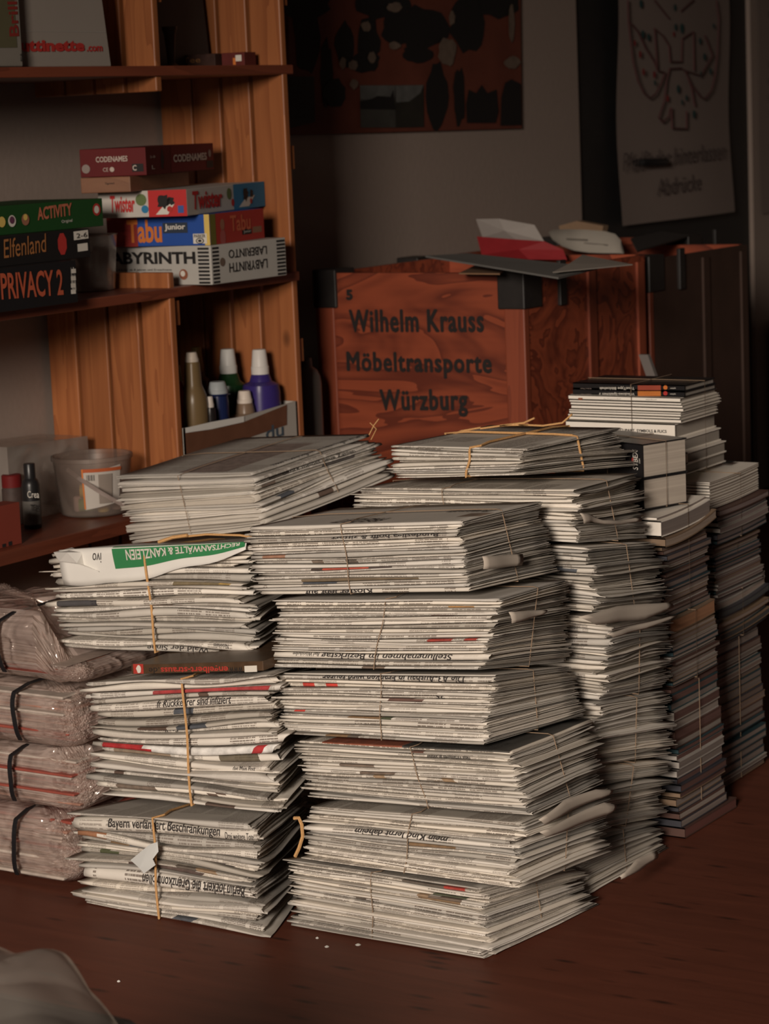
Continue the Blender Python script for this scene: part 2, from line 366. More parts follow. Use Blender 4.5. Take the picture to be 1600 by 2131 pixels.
blobs([(535, 340, 16), (578, 430, 18), (605, 570, 18), (690, 590, 18), (795, 780, 18), (845, 270, 14)], flat('red_finger', (0.22, 0.025, 0.025), 0.8), 'finger_print')
def onwall(txt, a, c, d, m, parent, x, **k):   # a: lower left, c: lower right, d: upper left (pixels)
    o, p, q = onx(*a, x), onx(*c, x), onx(*d, x); return lettering(txt, o, p - o, q - o, m, parent, **k)
onwall('Pfadfinder hinterlassen', (1296, 357), (1508, 330), (1296, 318), M_MARK2, fl, XP + 0.024, shear=0.1)
onwall('Abdrücke', (1366, 408), (1458, 395), (1366, 372), M_MARK2, fl, XP + 0.024, shear=0.1)
s2 = sheet('wall_notice', 'narrow paper sheet with dark notes on the wall right of the dark door', 'paper', XA + 0.003, 7.64, 8.2, 0.93, 1.85, (0.22, 0.17, 0.15), wav=0.002)
b = MB(); R_ = np.random.RandomState(4)
for k in range(14):
    z = 1.8 - k * 0.055; y = 7.70 + R_.uniform(0, .03); b.box((XA + 0.0125, y, z), (XA + 0.013, y + R_.uniform(.1, .4), z + 0.018))
b.build('notes', M_MARK2, s2)

# collage poster, hung a touch crooked
PO = MB(); pr = lambda px, py, dx=0.0: onx(px, py, XA + 0.012 + dx)
PTL, PTR, PBR, PBL = pr(596, -330), pr(1079, -350), pr(1086, 267), pr(603, 281)
bk = [p - np.array((0.010, 0, 0)) for p in (PBL, PBR, PTR, PTL)]
PO.hexa([bk[0], bk[1], PBR, PBL, bk[3], bk[2], PTR, PTL]); 
poster = PO.build('collage_poster', flat('poster_red_brown', (0.13, 0.034, 0.02), 0.6, 0.35, 9), None); tag(poster, 'dark red-brown collage poster of cut-out figures and landscape photos on the wall', 'poster')
zp = lambda l: [(580 + a / 2.5806, c / 2.5806) for a, c in l]
M_PD = flat('cutout_black', (0.010, 0.009, 0.009), 0.6); M_PG = flat('photo_grey', (0.10, 0.10, 0.095), 0.6, 0.5, 20); M_PW = flat('cutout_pale', (0.14, 0.10, 0.075), 0.6, 0.4, 40)
def cut(l, m, name, dx=0.0006):
    b = MB(); b.poly([pr(*q, dx) for q in zp(l)]); return b.build(name, m, poster)
def blob(cx, cy, rx, ry, seed, n=16):
    R = np.random.RandomState(seed); return [(cx + rx * (0.75 + .35 * R.rand()) * math.cos(6.283 * k / n), cy + ry * (0.75 + .35 * R.rand()) * math.sin(6.283 * k / n)) for k in range(n)]
for k, (cx, cy, rx, ry) in enumerate([(150, 200, 80, 200), (258, 400, 40, 190), (355, 240, 55, 140), (640, 150, 100, 110), (780, 150, 130, 130), (1020, 120, 105, 180), (850, 520, 60, 190), (970, 520, 35, 170), (480, 220, 65, 150), (150, 20, 150, 100), (560, 30, 150, 80), (1180, 20, 130, 80), (470, 330, 80, 70), (740, 290, 90, 50), (300, 500, 60, 90)]):
    cut(blob(cx, cy, rx, ry, k), M_PD, 'dark_figure', 0.0009 + 0.0001 * k)
cut([(1010, 660), (1005, 560), (1020, 480), (1060, 500), (1090, 455), (1120, 500), (1170, 480), (1180, 600), (1165, 660)], M_PD, 'dark_figure', 0.003)
cut([(1190, 675), (1195, 520), (1215, 445), (1250, 425), (1300, 450), (1303, 672)], M_PD, 'dark_figure', 0.003)
cut([(50, 690), (45, 410), (190, 412), (195, 655)], flat('photo_dim', (0.035, 0.034, 0.03), 0.6, 0.4, 20), 'landscape_photo', 0.003)
cut([(440, 685), (436, 458), (625, 458), (628, 685)], flat('photo_field', (0.05, 0.048, 0.042), 0.6, 0.4, 30), 'landscape_photo', 0.003)
cut([(628, 685), (626, 458), (778, 456), (780, 682)], flat('photo_dark_field', (0.02, 0.018, 0.014), 0.6, 0.4, 30), 'landscape_photo', 0.003)
cut([(438, 530), (436, 459), (625, 459), (620, 535), (560, 515), (520, 545)], M_PG, 'photo_sky', 0.0034); cut([(630, 550), (627, 459), (777, 457), (760, 500), (700, 545)], M_PG, 'photo_sky', 0.0034)
cut([(435, 545), (500, 530), (530, 515), (600, 520), (615, 480), (628, 590), (437, 585)], M_PD, 'photo_trees', 0.0037)
for k, (cx, cy, rx, ry) in enumerate([(905, 275, 50, 85), (1250, 130, 18, 110), (1255, 335, 45, 35), (500, 310, 22, 35), (400, 350, 28, 30), (345, 340, 18, 35), (620, 40, 40, 30), (470, 140, 30, 30), (405, 450, 25, 30), (620, 245, 35, 22), (930, 100, 18, 40)]):
    cut(blob(cx, cy, rx, ry, 50 + k), M_PW, 'pale_cutout', 0.0045)

# ------------------------------------------------------------------ pine shelf
XS = -3.05
W_PINE = wood('pine', (0.36, 0.128, 0.044), (0.19, 0.054, 0.018), axis=2, rough=0.45)
W_BOARD = wood('stained_board', (0.19, 0.050, 0.025), (0.10, 0.026, 0.014), axis=1, rough=0.4, knots=False)
zt = [onx(300, 137, XS)[2], onx(300, 607, XS)[2], onx(150, 1112, XS)[2]]           # upper faces of the three boards
ZB = [zt[0], zt[1], zt[2]]
shelf = empty('pine_shelf', (XS - .17, 3.7, 0), 'slatted pine shelf with reddish boards along the left wall', 'shelf')
yE = onx(625, 575, XS)[1]
for z, y1 in ((ZB[0], onx(612, 143, XS)[1]), (ZB[1], yE), (ZB[2], yE)):
    b = MB(); b.box((XA + .012, 2.2, z - .020), (XS - .002, y1, z)); o = b.build('shelf_board', W_BOARD, shelf, bevel=0.002)
for z in (ZB[2],):
    b = MB(); b.box((XS - .022, 2.2, z - .026), (XS, yE, z - .001)); b.build('board_edge', W_BOARD, shelf)
def panel(yw, z0, z1, edges, thick=0.018, batten=()):
    b = MB(); xs0, xs1 = edges[0][0], edges[-1][1]
    for zb_ in batten:
        b = MB(); b.box((xs0 + .01, yw + thick, zb_), (xs1 - .01, yw + thick + .025, zb_ + .05)); b.build('batten', W_PINE, shelf)
    for (a, c) in edges:
        b = MB(); b.box((a, yw, z0), (c, yw + thick, z1)); b.build('slat', W_PINE, shelf, bevel=0.003)
def edges(pairs, py, y): return [(ony(a, py, y)[0], ony(c, py, y)[0]) for a, c in pairs]
yP1 = onx(361, 760, XS - .006)[1]; yP2 = onx(612, 700, XS - .006)[1]
panel(yP1, 0.0, onx(350, 568, XS)[2], edges([(103, 160), (166, 225), (231, 292), (300, 361)], 760, yP1), batten=(0.42, 0.9))
panel(yP1, onx(327, 190, XS)[2], 2.0, edges([(72, 133), (137, 194), (199, 258), (265, 327)], 195, yP1), batten=(1.55, 1.85))
panel(yP2, 0.0, 2.0, edges([(345, 409), (412, 468), (474, 530), (537, 601)], 420, yP2), batten=(0.42, 0.78, 1.2, 1.55))

def proj(p):
    v = np.asarray(p, float) - CAM; w_ = -v.dot(BACK); return np.array((800 + F_PX * v.dot(RIGHT) / w_, 1065.5 - F_PX * v.dot(UP) / w_))
# ------------------------------------------------------------------ boxes on the shelf
class Carton:
    """rectangular box from three ground pixels: nearest corner, far end of the left face, far end of the right face"""
    def __init__(s, name, label, cat, z, near, left, right, top, group=None, llen=None, rlen=None, xn=None, yaw=0.0):
        n = onz(*near, z) if xn is None else onx(*near, xn)
        n = np.array((n[0], n[1], z)); fi = math.radians(yaw)
        dr = np.array((-math.sin(fi), math.cos(fi), 0.0)); dl = np.array((-math.cos(fi), -math.sin(fi), 0.0)) 
        def run(d_, px):   # length along d_ that ends over the pixel column px
            g = lambda t: np.array((px, 0)) - proj(n + d_ * t)
            lo_, hi_ = 0.0, 1.5
            for _ in range(40):
                mid = (lo_ + hi_) / 2; v = proj(n + d_ * mid)[0]
                if (v < px) == (proj(n + d_)[0] > proj(n)[0]): lo_ = mid
                else: hi_ = mid
            return lo_
        ll = llen or run(dl, left[0]); rl = min(rlen or run(dr, right[0]), (yP2 - .003 - n[1]) / dr[1])
        zt_ = [n[2] + 0.0]; lo_, hi_ = 0.0, 1.0
        for _ in range(40):
            mid = (lo_ + hi_) / 2
            if proj(n + (0, 0, mid))[1] > top[1]: lo_ = mid
            else: hi_ = mid
        h = lo_
        s.n, s.dl, s.dr, s.ll, s.rl, s.h, s.z = n, dl, dr, ll, rl, h, z
        s.root = empty(name, n + (dl * ll + dr * rl) / 2, label, cat, group)
    def p(s, a, c, t): return s.n + s.dl * a * s.ll + s.dr * c * s.rl + np.array((0, 0, t * s.h))
    def body(s, m, name='body', t0=0.0, t1=1.0, grow=0.0, bevel=0.0015):
        g, r = grow / s.ll, grow / s.rl
        q = [(-g, -r), (-g, 1 + r), (1 + g, 1 + r), (1 + g, -r)]
        b = MB(); b.hexa([s.p(a, c, t0) for a, c in q] + [s.p(a, c, t1) for a, c in q]); return b.build(name, m, s.root, bevel=bevel)
    def face(s, side, u0, v0, u1, v1, out=0.001):
        """corner, ux, uy of a rectangle on the left face ('l', u runs left to right) or right face ('r')"""
        if side == 'l': f = lambda u, v: s.p(1 - u, 0, v) - s.dr * out
        else: f = lambda u, v: s.p(0, u, v) - s.dl * out
        return f(u0, v0), f(u1, v0) - f(u0, v0), f(u0, v1) - f(u0, v0)
    def rect(s, side, u0, v0, u1, v1, m, par, name='printed_panel', out=0.0008):
        o, ux, uy = s.face(side, u0, v0, u1, v1, out); b = MB(); b.poly([o, o + ux, o + ux + uy, o + uy]); return b.build(name, m, par)
    def disc(s, side, u, v, r, m, par, name='printed_spot', out=0.0012, rx=1.0, n=18, seed=None):
        o, ux, uy = s.face(side, 0, 0, 1, 1, out); a = ux / np.linalg.norm(ux); R = np.random.RandomState(seed or 0)
        b = MB(); b.poly([o + ux * u + uy * v + (r * rx * math.cos(6.283 * k / n) * a + r * math.sin(6.283 * k / n) * np.array((0, 0, 1))) * (1 if seed is None else .6 + .6 * R.rand()) for k in range(n)]); return b.build(name, m, par)
    def text(s, side, txt, u0, v0, u1, v1, m, par, out=0.0016, **k):
        return lettering(txt, *s.face(side, u0, v0, u1, v1, out), m, par, lift=0.0, **k)
MP = {}
def P_(name, col, **k):
    if name not in MP: MP[name] = flat(name, col, k.pop('rough', 0.6), k.pop('var', 0.06), spec=k.pop('spec', 0.2), **k)
    return MP[name]
ZM = ZB[1]
ZM += .0006
GG = 'board game boxes on the middle shelf'
# Labyrinth
c = Carton('game_box', 'light grey game box reading LABYRINTH, lowest of the right stack on the middle shelf', 'game', ZM, (442, 593), (205, 600), (597, 571), (442, 511))
bd = c.body(P_('grey_card', (0.42, 0.40, 0.37)))
K1, W1 = P_('print_black', (0.02, 0.018, 0.018)), P_('print_white', (0.62, 0.58, 0.52))
u0 = (243 - 205) / 237.
c.text('l', 'LABYRINTH', 0.06, 0.54, 0.87, 0.85, K1, bd, bold=0.035); c.text('l', 'Für Kinder ab 8 Jahren und Erwachsene', 0.14, 0.35, 0.66, 0.42, K1, bd)
c.text('r', 'LABERINTO', 0.22, 0.62, 0.73, 0.84, K1, bd, bold=0.01, flip=True); c.text('r', 'LABYRINTH', 0.22, 0.26, 0.73, 0.5, K1, bd, bold=0.01, flip=True)
for side, a, e in (('l', .89, .985), ('r', .015, .10), ('r', .87, .985)):
    for k in range(10): c.rect(side, a, 0.03 + k * .096, e, 0.085 + k * .096, K1, bd, 'stripe')
c.disc('l', .76, .27, .011, P_('print_brown', (0.25, 0.09, 0.05)), bd); c.disc('l', .755, .29, .006, W1, bd, out=.0016); c.disc('r', .14, .55, .009, P_('print_dun', (0.13, 0.09, 0.07)), bd)
zt1 = ZM + c.h + .0004; xl_ = c.n[0]
# Tabu Junior
c = Carton('game_box', 'blue and red game box reading Tabu Junior, between the grey and the white box', 'game', zt1, (438, 509), (225, 512), (550, 489), (433, 446), xn=xl_ - .004, yaw=9)
bd = c.body(P_('tabu_blue', (0.02, 0.07, 0.30)))
RD = P_('print_red', (0.40, 0.035, 0.03)); OR = P_('print_orange', (0.55, 0.16, 0.035)); YL = P_('print_yellow', (0.62, 0.44, 0.12))
c.rect('l', 0.0, 0.0, 0.30, 1.0, P_('tabu_red', (0.26, 0.03, 0.025)), bd); c.rect('l', 0.95, 0, 1.0, 1, YL, bd); c.rect('r', 0.0, 0.0, 1.0, 1.0, P_('tabu_side', (0.36, 0.04, 0.03)), bd, out=.0006); c.rect('r', 0.0, 0.0, 0.1, 1.0, P_('print_olive', (0.16, 0.14, 0.03)), bd, out=.001)
c.text('l', 'Tabu', 0.20, 0.12, 0.54, 0.88, OR, bd, bold=0.03); c.rect('l', 0.55, 0.42, 0.79, 0.76, P_('print_dark', (0.03, 0.04, 0.06)), bd, out=.0014); c.text('l', 'Junior', 0.57, 0.48, 0.77, 0.72, W1, bd, out=.002, bold=0.02)
c.rect('l', 0.84, 0.06, 0.97, 0.38, W1, bd, out=.0014); c.text('l', 'PARKER', 0.85, 0.25, 0.96, 0.36, K1, bd, out=.002, bold=.02)
for k in range(3): c.disc('l', .905, .15, .006 - .0016 * k, K1 if k % 2 == 0 else W1, bd, out=.002 + .0003 * k, rx=1.6)
c.text('r', 'Tabu', 0.36, 0.35, 0.74, 0.88, P_('tabu_side_word', (0.50, 0.12, 0.06)), bd, bold=0.02); c.rect('r', 0.58, .2, .76, .38, K1, bd); c.text('r', 'Junior', .6, .23, .74, .35, W1, bd, out=.002); c.rect('r', .78, .22, .95, .42, P_('print_sand', (0.25, 0.13, 0.08)), bd)
c.disc('r', .22, .62, .012, P_('print_skin', (0.30, 0.13, 0.08)), bd, rx=.8); c.disc('r', .22, .2, .018, P_('print_pink', (0.35, 0.09, 0.08)), bd, rx=.7)
zt2 = zt1 + c.h + .0004
# Twister
c = Carton('game_box', 'white game box reading Twister with red and blue ends, on top of the blue box', 'game', zt2, (390, 446), (206, 452), (554, 421), (389, 394), xn=xl_ - .010, yaw=14)
bd = c.body(P_('twister_white', (0.50, 0.46, 0.42))); TW = P_('twister_red', (0.46, 0.03, 0.03)); TB = P_('twister_blue', (0.03, 0.18, 0.34))
c.rect('l', 0.57, 0, 1, 1, TW, bd); c.text('l', 'Twister', 0.14, 0.2, 0.42, 0.85, TW, bd, bold=.03, shear=.1); c.rect('r', 0.58, 0, 1, 1, TB, bd)
c.text('r', 'Twister', 0.06, 0.2, 0.43, 0.9, TW, bd, bold=.03, shear=.1); c.disc('l', .49, .66, .012, P_('print_green', (0.12, 0.16, 0.06)), bd); c.disc('l', .53, .3, .008, TB, bd); c.disc('r', .52, .66, .012, P_('print_green', (0, 0, 0)), bd); c.disc('r', .565, .3, .008, TW, bd)
for side, a in (('l', .76), ('r', .75)):
    o, ux, uy = c.face(side, a - .11, .08, a + .11, .5, .0014); b = MB(); b.poly([o, o + ux * .62, o + ux + uy, o + ux * .42 + uy * .8]); b.build('printed_mat', W1, bd)
    c.disc(side, a - .02, .56, .014, K1, bd, 'printed_players', out=.002, rx=1.2, seed=5); c.disc(side, a + .06, .6, .010, K1, bd, 'printed_players', out=.002, seed=9); c.disc(side, a + .05, .28, .006, RD, bd, out=.0022)
c.rect('l', .90, .12, .965, .4, P_('print_blue', (0.05, 0.1, 0.3)), bd, out=.0016)
zt3 = zt2 + c.h + .0004
# small wooden box, then Codenames
c = Carton('wooden_box', 'small flat pale brown wooden box between the white box and the red box', 'box', zt3, (272, 400), (169, 402), (394, 386), (271, 367), xn=xl_ - .085, yaw=16)
c.body(wood('box_wood', (0.22, 0.10, 0.05), (0.15, 0.06, 0.03), axis=0, knots=False)); c.text('l', 'Spiel', .5, .5, .68, .66, K1, c.root.children[0])
zt4 = zt3 + c.h + .0004
c = Carton('game_box', 'dark red game box reading CODENAMES on both sides, topmost of the right stack', 'game', zt4, (305, 362), (168, 366), (446, 343), (305, 306), xn=xl_ - .07, yaw=16)
bd = c.body(P_('codenames_red', (0.11, 0.012, 0.013))); LT = P_('print_pale', (0.46, 0.38, 0.33))
c.rect('r', .0, 0, .34, 1, P_('codenames_dark', (0.075, 0.010, 0.010)), bd); c.disc('r', .22, .5, .02, K1, bd, 'printed_spy', rx=.5, seed=3)
c.text('l', 'CODENAMES', .25, .52, .73, .72, LT, bd, bold=.02); c.text('l', 'CE', .35, .18, .43, .32, LT, bd); c.disc('l', .485, .25, .005, LT, bd); c.disc('l', .09, .3, .009, P_('print_grey', (0.25, 0.2, 0.18)), bd)
c.rect('l', .79, .14, .96, .42, K1, bd, out=.001); c.text('l', 'C', .80, .18, .86, .38, LT, bd, out=.002, bold=.03)
c.text('r', 'CODENAMES', .38, .38, .88, .66, LT, bd, bold=.03); c.disc('r', .93, .62, .008, P_('print_grey', (0, 0, 0)), bd); c.rect('r', .88, .08, .98, .34, K1, bd); c.text('r', '2-8', .05, .6, .12, .68, LT, bd); c.text('r', 'L', .07, .2, .11, .34, LT, bd)

# left stack: boxes that run out of the picture on the left
def lefty(label, z, nr, bottom_r, top_r, ylen, col, name='game_box', depth=0.22):
    n = onz(*bottom_r, z); d = ray(*top_r); h = CAM[2] + d[2] * (n[0] / d[0]) - z
    o = empty(name, (n[0] - depth / 2, n[1] - ylen / 2, z), label, 'game')
    b = MB(); b.box((n[0] - depth, n[1] - ylen, z), (n[0], n[1], z + h)); bd = b.build('body', col, o, bevel=.0015)
    def F(px0, pyb0, px1, pyb1, px2, pyt): # pixel rectangle on the long face
        x = n[0] + .001; a = onx(px0, pyb0, x); c_ = onx(px1, pyb1, x); t = onx(px2, pyt, x); return a, c_ - a, np.array((0, 0, t[2] - a[2]))
    return o, bd, F, h, n
o, bd, F, h, n = lefty('black game box reading PRIVACY 2 in orange, lowest of the left stack', ZM, 0, (163, 629), (163, 541), .34, P_('game_black', (0.012, 0.011, 0.012)))
lettering('PRIVACY 2', *F(3, 624, 132, 614, 3, 568), P_('privacy_orange', (0.42, 0.09, 0.045)), bd, bold=.02); lettering('Alter Zeit', *F(149, 606, 158, 605, 149, 556), W1, bd)
for py in (560, 575, 590, 603):
    a, u_, w_ = F(148, py + 9, 158, py + 8, 148, py); b = MB(); b.poly([a, a + u_, a + u_ + w_, a + w_]); b.build('icon', W1, bd)
z2 = ZM + h
o, bd, F, h, n = lefty('black game box reading Elfenland, in the middle of the left stack', z2, 0, (189, 535), (189, 475), .36, P_('elf_black', (0.014, 0.012, 0.012)))
lettering('Elfenland', *F(8, 538, 97, 524, 8, 498), P_('elf_gold', (0.34, 0.14, 0.05)), bd, shear=.1)
for q, m in ((((122, 531), (140, 529), (122, 486)), RD), (((154, 500), (184, 496), (154, 482)), W1), (((162, 524), (183, 521), (162, 508)), W1)):
    a, u_, w_ = F(*q[0], *q[1], *q[2]); b = MB(); b.poly([a + u_ / 2 + u_ / 2 * math.cos(k * .785 + .39) * 1.08 + w_ / 2 + w_ / 2 * math.sin(k * .785 + .39) * 1.08 for k in range(8)] if m is RD else [a, a + u_, a + u_ + w_, a + w_]); b.build('badge', m, bd)
lettering('2-6', *F(158, 496, 180, 493, 158, 486), K1, bd, lift=.0016)
z3 = z2 + h
o, bd, F, h, n = lefty('dark green game box reading ACTIVITY, topmost of the left stack', z3, 0, (216, 470), (216, 412), .40, P_('activity_green', (0.015, 0.06, 0.016)))
lettering('ACTIVITY', *F(78, 459, 150, 448, 78, 432), P_('activity_red', (0.45, 0.14, 0.08)), bd, bold=.03); lettering('Original', *F(128, 466, 150, 463, 128, 458), W1, bd)
for (px, py, r, m) in ((201, 436, .012, RD), (201, 436, .0075, W1), (25, 460, .011, W1), (25, 458, .007, P_('print_violet', (0.12, 0.04, 0.08))), (53, 457, .011, P_('print_skin', (0, 0, 0))), (53, 452, .006, YL), (4, 462, .010, YL)):
    p = onx(px, py, n[0] + (.002 if r > .008 else .003)); b = MB(); b.poly([(p[0], p[1] + r * math.cos(k * .35), p[2] + r * math.sin(k * .35)) for k in range(18)]); b.build('printed_badge', m, bd)
# clear plastic tub behind the left stack
FILM0 = film('clear_tub', (0.45, 0.40, 0.36), 0.45, 0.2)
p0 = onz(206, 605, ZM); o = empty('plastic_tub', p0, 'empty clear plastic tub behind the left stack of game boxes', 'tub')
b = MB(); b.lathe([(0.050, 0.0), (0.060, 0.11), (0.062, 0.112), (0.0585, 0.11), (0.0485, 0.003)], p0[0] - .03, p0[1] + .01, ZM + .001, 32); b.build('wall', FILM0, o)

# upper shelf
ZU = ZB[0] + .0006
M_CART = flat('pale_carton', (0.42, 0.39, 0.35), 0.8, 0.04, 8)
n = onx(232, 137, XS - .03); xf = n[0]
o = empty('cardboard_carton', (xf - .14, n[1] - .2, ZU), 'pale cardboard carton with red webshop lettering on the upper shelf', 'box')
b = MB(); t = .24; b.hexa([(xf - .28, n[1] - .42, ZU), (xf, n[1] - .42, ZU), (xf, n[1], ZU), (xf - .28, n[1], ZU), (xf - .28, n[1] - .42, ZU + t), (xf, n[1] - .42, ZU + t), (xf, n[1] - .03, ZU + t), (xf - .28, n[1] - .03, ZU + t)]); bd = b.build('body', flat('grey_carton', (0.27, 0.235, 0.205), 0.8, 0.04, 8), o, bevel=.002)
def Fx(x, a, c_, t_): p, q, r = onx(*a, x), onx(*c_, x), onx(*t_, x); return p, q - p, np.array((0, 0, r[2] - p[2]))
lettering('buttinette', *Fx(xf + .001, (22, 108), (176, 107), (22, 82)), RD, bd, bold=.05); lettering('.com', *Fx(xf + .001, (180, 107.5), (213, 107), (180, 96)), RD, bd, bold=.03)
b = MB(); b.box((xf + .0004, n[1] - .42, ZU + .066), (xf + .0008, n[1] - .012, ZU + .067)); b.build('fold_line', P_('carton_fold', (0.33, 0.30, 0.27)), bd)
x2 = XS - .006
yk = onx(49, 137, x2)[1]
o = empty('product_box', (x2 - .02, yk - .1, ZU), 'white product box with vertical red writing at the left end of the upper shelf', 'box')
b = MB(); b.box((x2 - .021, yk - .22, ZU), (x2, yk, ZU + .26)); bd = b.build('body', P_('product_white', (0.20, 0.18, 0.155)), o, bevel=.003)
a, u_, w_ = Fx(x2 + .0008, (-40, 100), (36, 99), (-40, -20)); b = MB(); b.poly([a, a + u_, a + u_ + w_, a + w_]); b.build('window_print', P_('product_olive', (0.10, 0.09, 0.05)), bd)
a, u_, w_ = Fx(x2 + .0014, (20, 76), (40, 75), (20, -60)); lettering('Brillant', a + u_, w_, -u_, P_('print_red_dim', (0.20, 0.025, 0.02)), bd, lift=.0, bold=.02)
lettering('ab 8', *Fx(x2 + .0014, (42, 128), (49, 127), (42, 104)), K1, bd)
# dark box and glass on the upper shelf between the panels
o = empty('black_box', (XS - .2, 4.14, ZU), 'tall black box standing on the upper shelf between the slatted panels', 'box')
pR = ony(428, 130, yP2 - .05); b = MB(); b.hexa([(pR[0] - .2, yP2 - .22, ZU), (pR[0], yP2 - .05 - .17, ZU), (pR[0], yP2 - .03, ZU), (pR[0] - .2, yP2 - .03, ZU)] + [(pR[0] - .2, yP2 - .22, ZU + .26), (pR[0] - .02, yP2 - .22, ZU + .26), (pR[0] - .02, yP2 - .03, ZU + .26), (pR[0] - .2, yP2 - .03, ZU + .26)])
b.build('body', M_BLACK, o, bevel=.004)
p = onx(357, 143, XS - .13); b = MB(); b.lathe([(.016, 0), (.016, .004), (.008, .01), (.009, .03), (.0125, .07), (.0155, .078), (.0165, .082), (.0165, .085), (.008, .085)], p[0], p[1], ZU, 24)
tag(b.build('candlestick', flat('dull_brass', (0.07, 0.045, 0.03), 0.5), None), 'small dull brass candlestick in front of the tall black box on the upper shelf', 'candlestick')
for k, (nr, lf, rt, tp, lab) in enumerate((((448, 133), (374, 133), (455, 132.6), (448, 111), 'small dark patterned carton lying at the left of two on the upper shelf'), ((509, 132), (462, 133), (519, 130.5), (509, 108), 'small dark red carton with a pale label, right of two on the upper shelf'))):
    c = Carton('small_carton', lab, 'box', ZU, nr, lf, rt, tp, rlen=.05, xn=XS - (.10 if k == 0 else .045), yaw=6)
    bd = c.body(P_('small_dark', (0.035, 0.016, 0.012), var=.5, scale=60) if k == 0 else P_('small_red', (0.10, 0.018, 0.015), var=.4, scale=50), bevel=.001)
    if k: c.rect('l', .62, .35, .88, .8, W1, bd); c.rect('l', .5, .1, .62, .6, OR, bd)
    else: c.text('l', 'Tee', .1, .4, .6, .8, P_('gold_dim', (0.2, 0.09, 0.03)), bd)

M_NEWS = newsprint()
M_TWINE = flat('thin_twine', (0.26, 0.18, 0.12), 0.9, 0.2, 300)
M_JUTE = flat('jute_twine', (0.55, 0.31, 0.13), 0.9, 0.25, 300, bump=0.5)
M_INK = flat('printing_ink', (0.035, 0.03, 0.028), 0.8)
M_GREENP = flat('green_print', (0.03, 0.20, 0.07), 0.7, 0.1)
M_REDP = flat('red_print', (0.42, 0.02, 0.02), 0.6, 0.1)
M_WHITEP = flat('white_paper', (0.72, 0.70, 0.66), 0.7, 0.04)

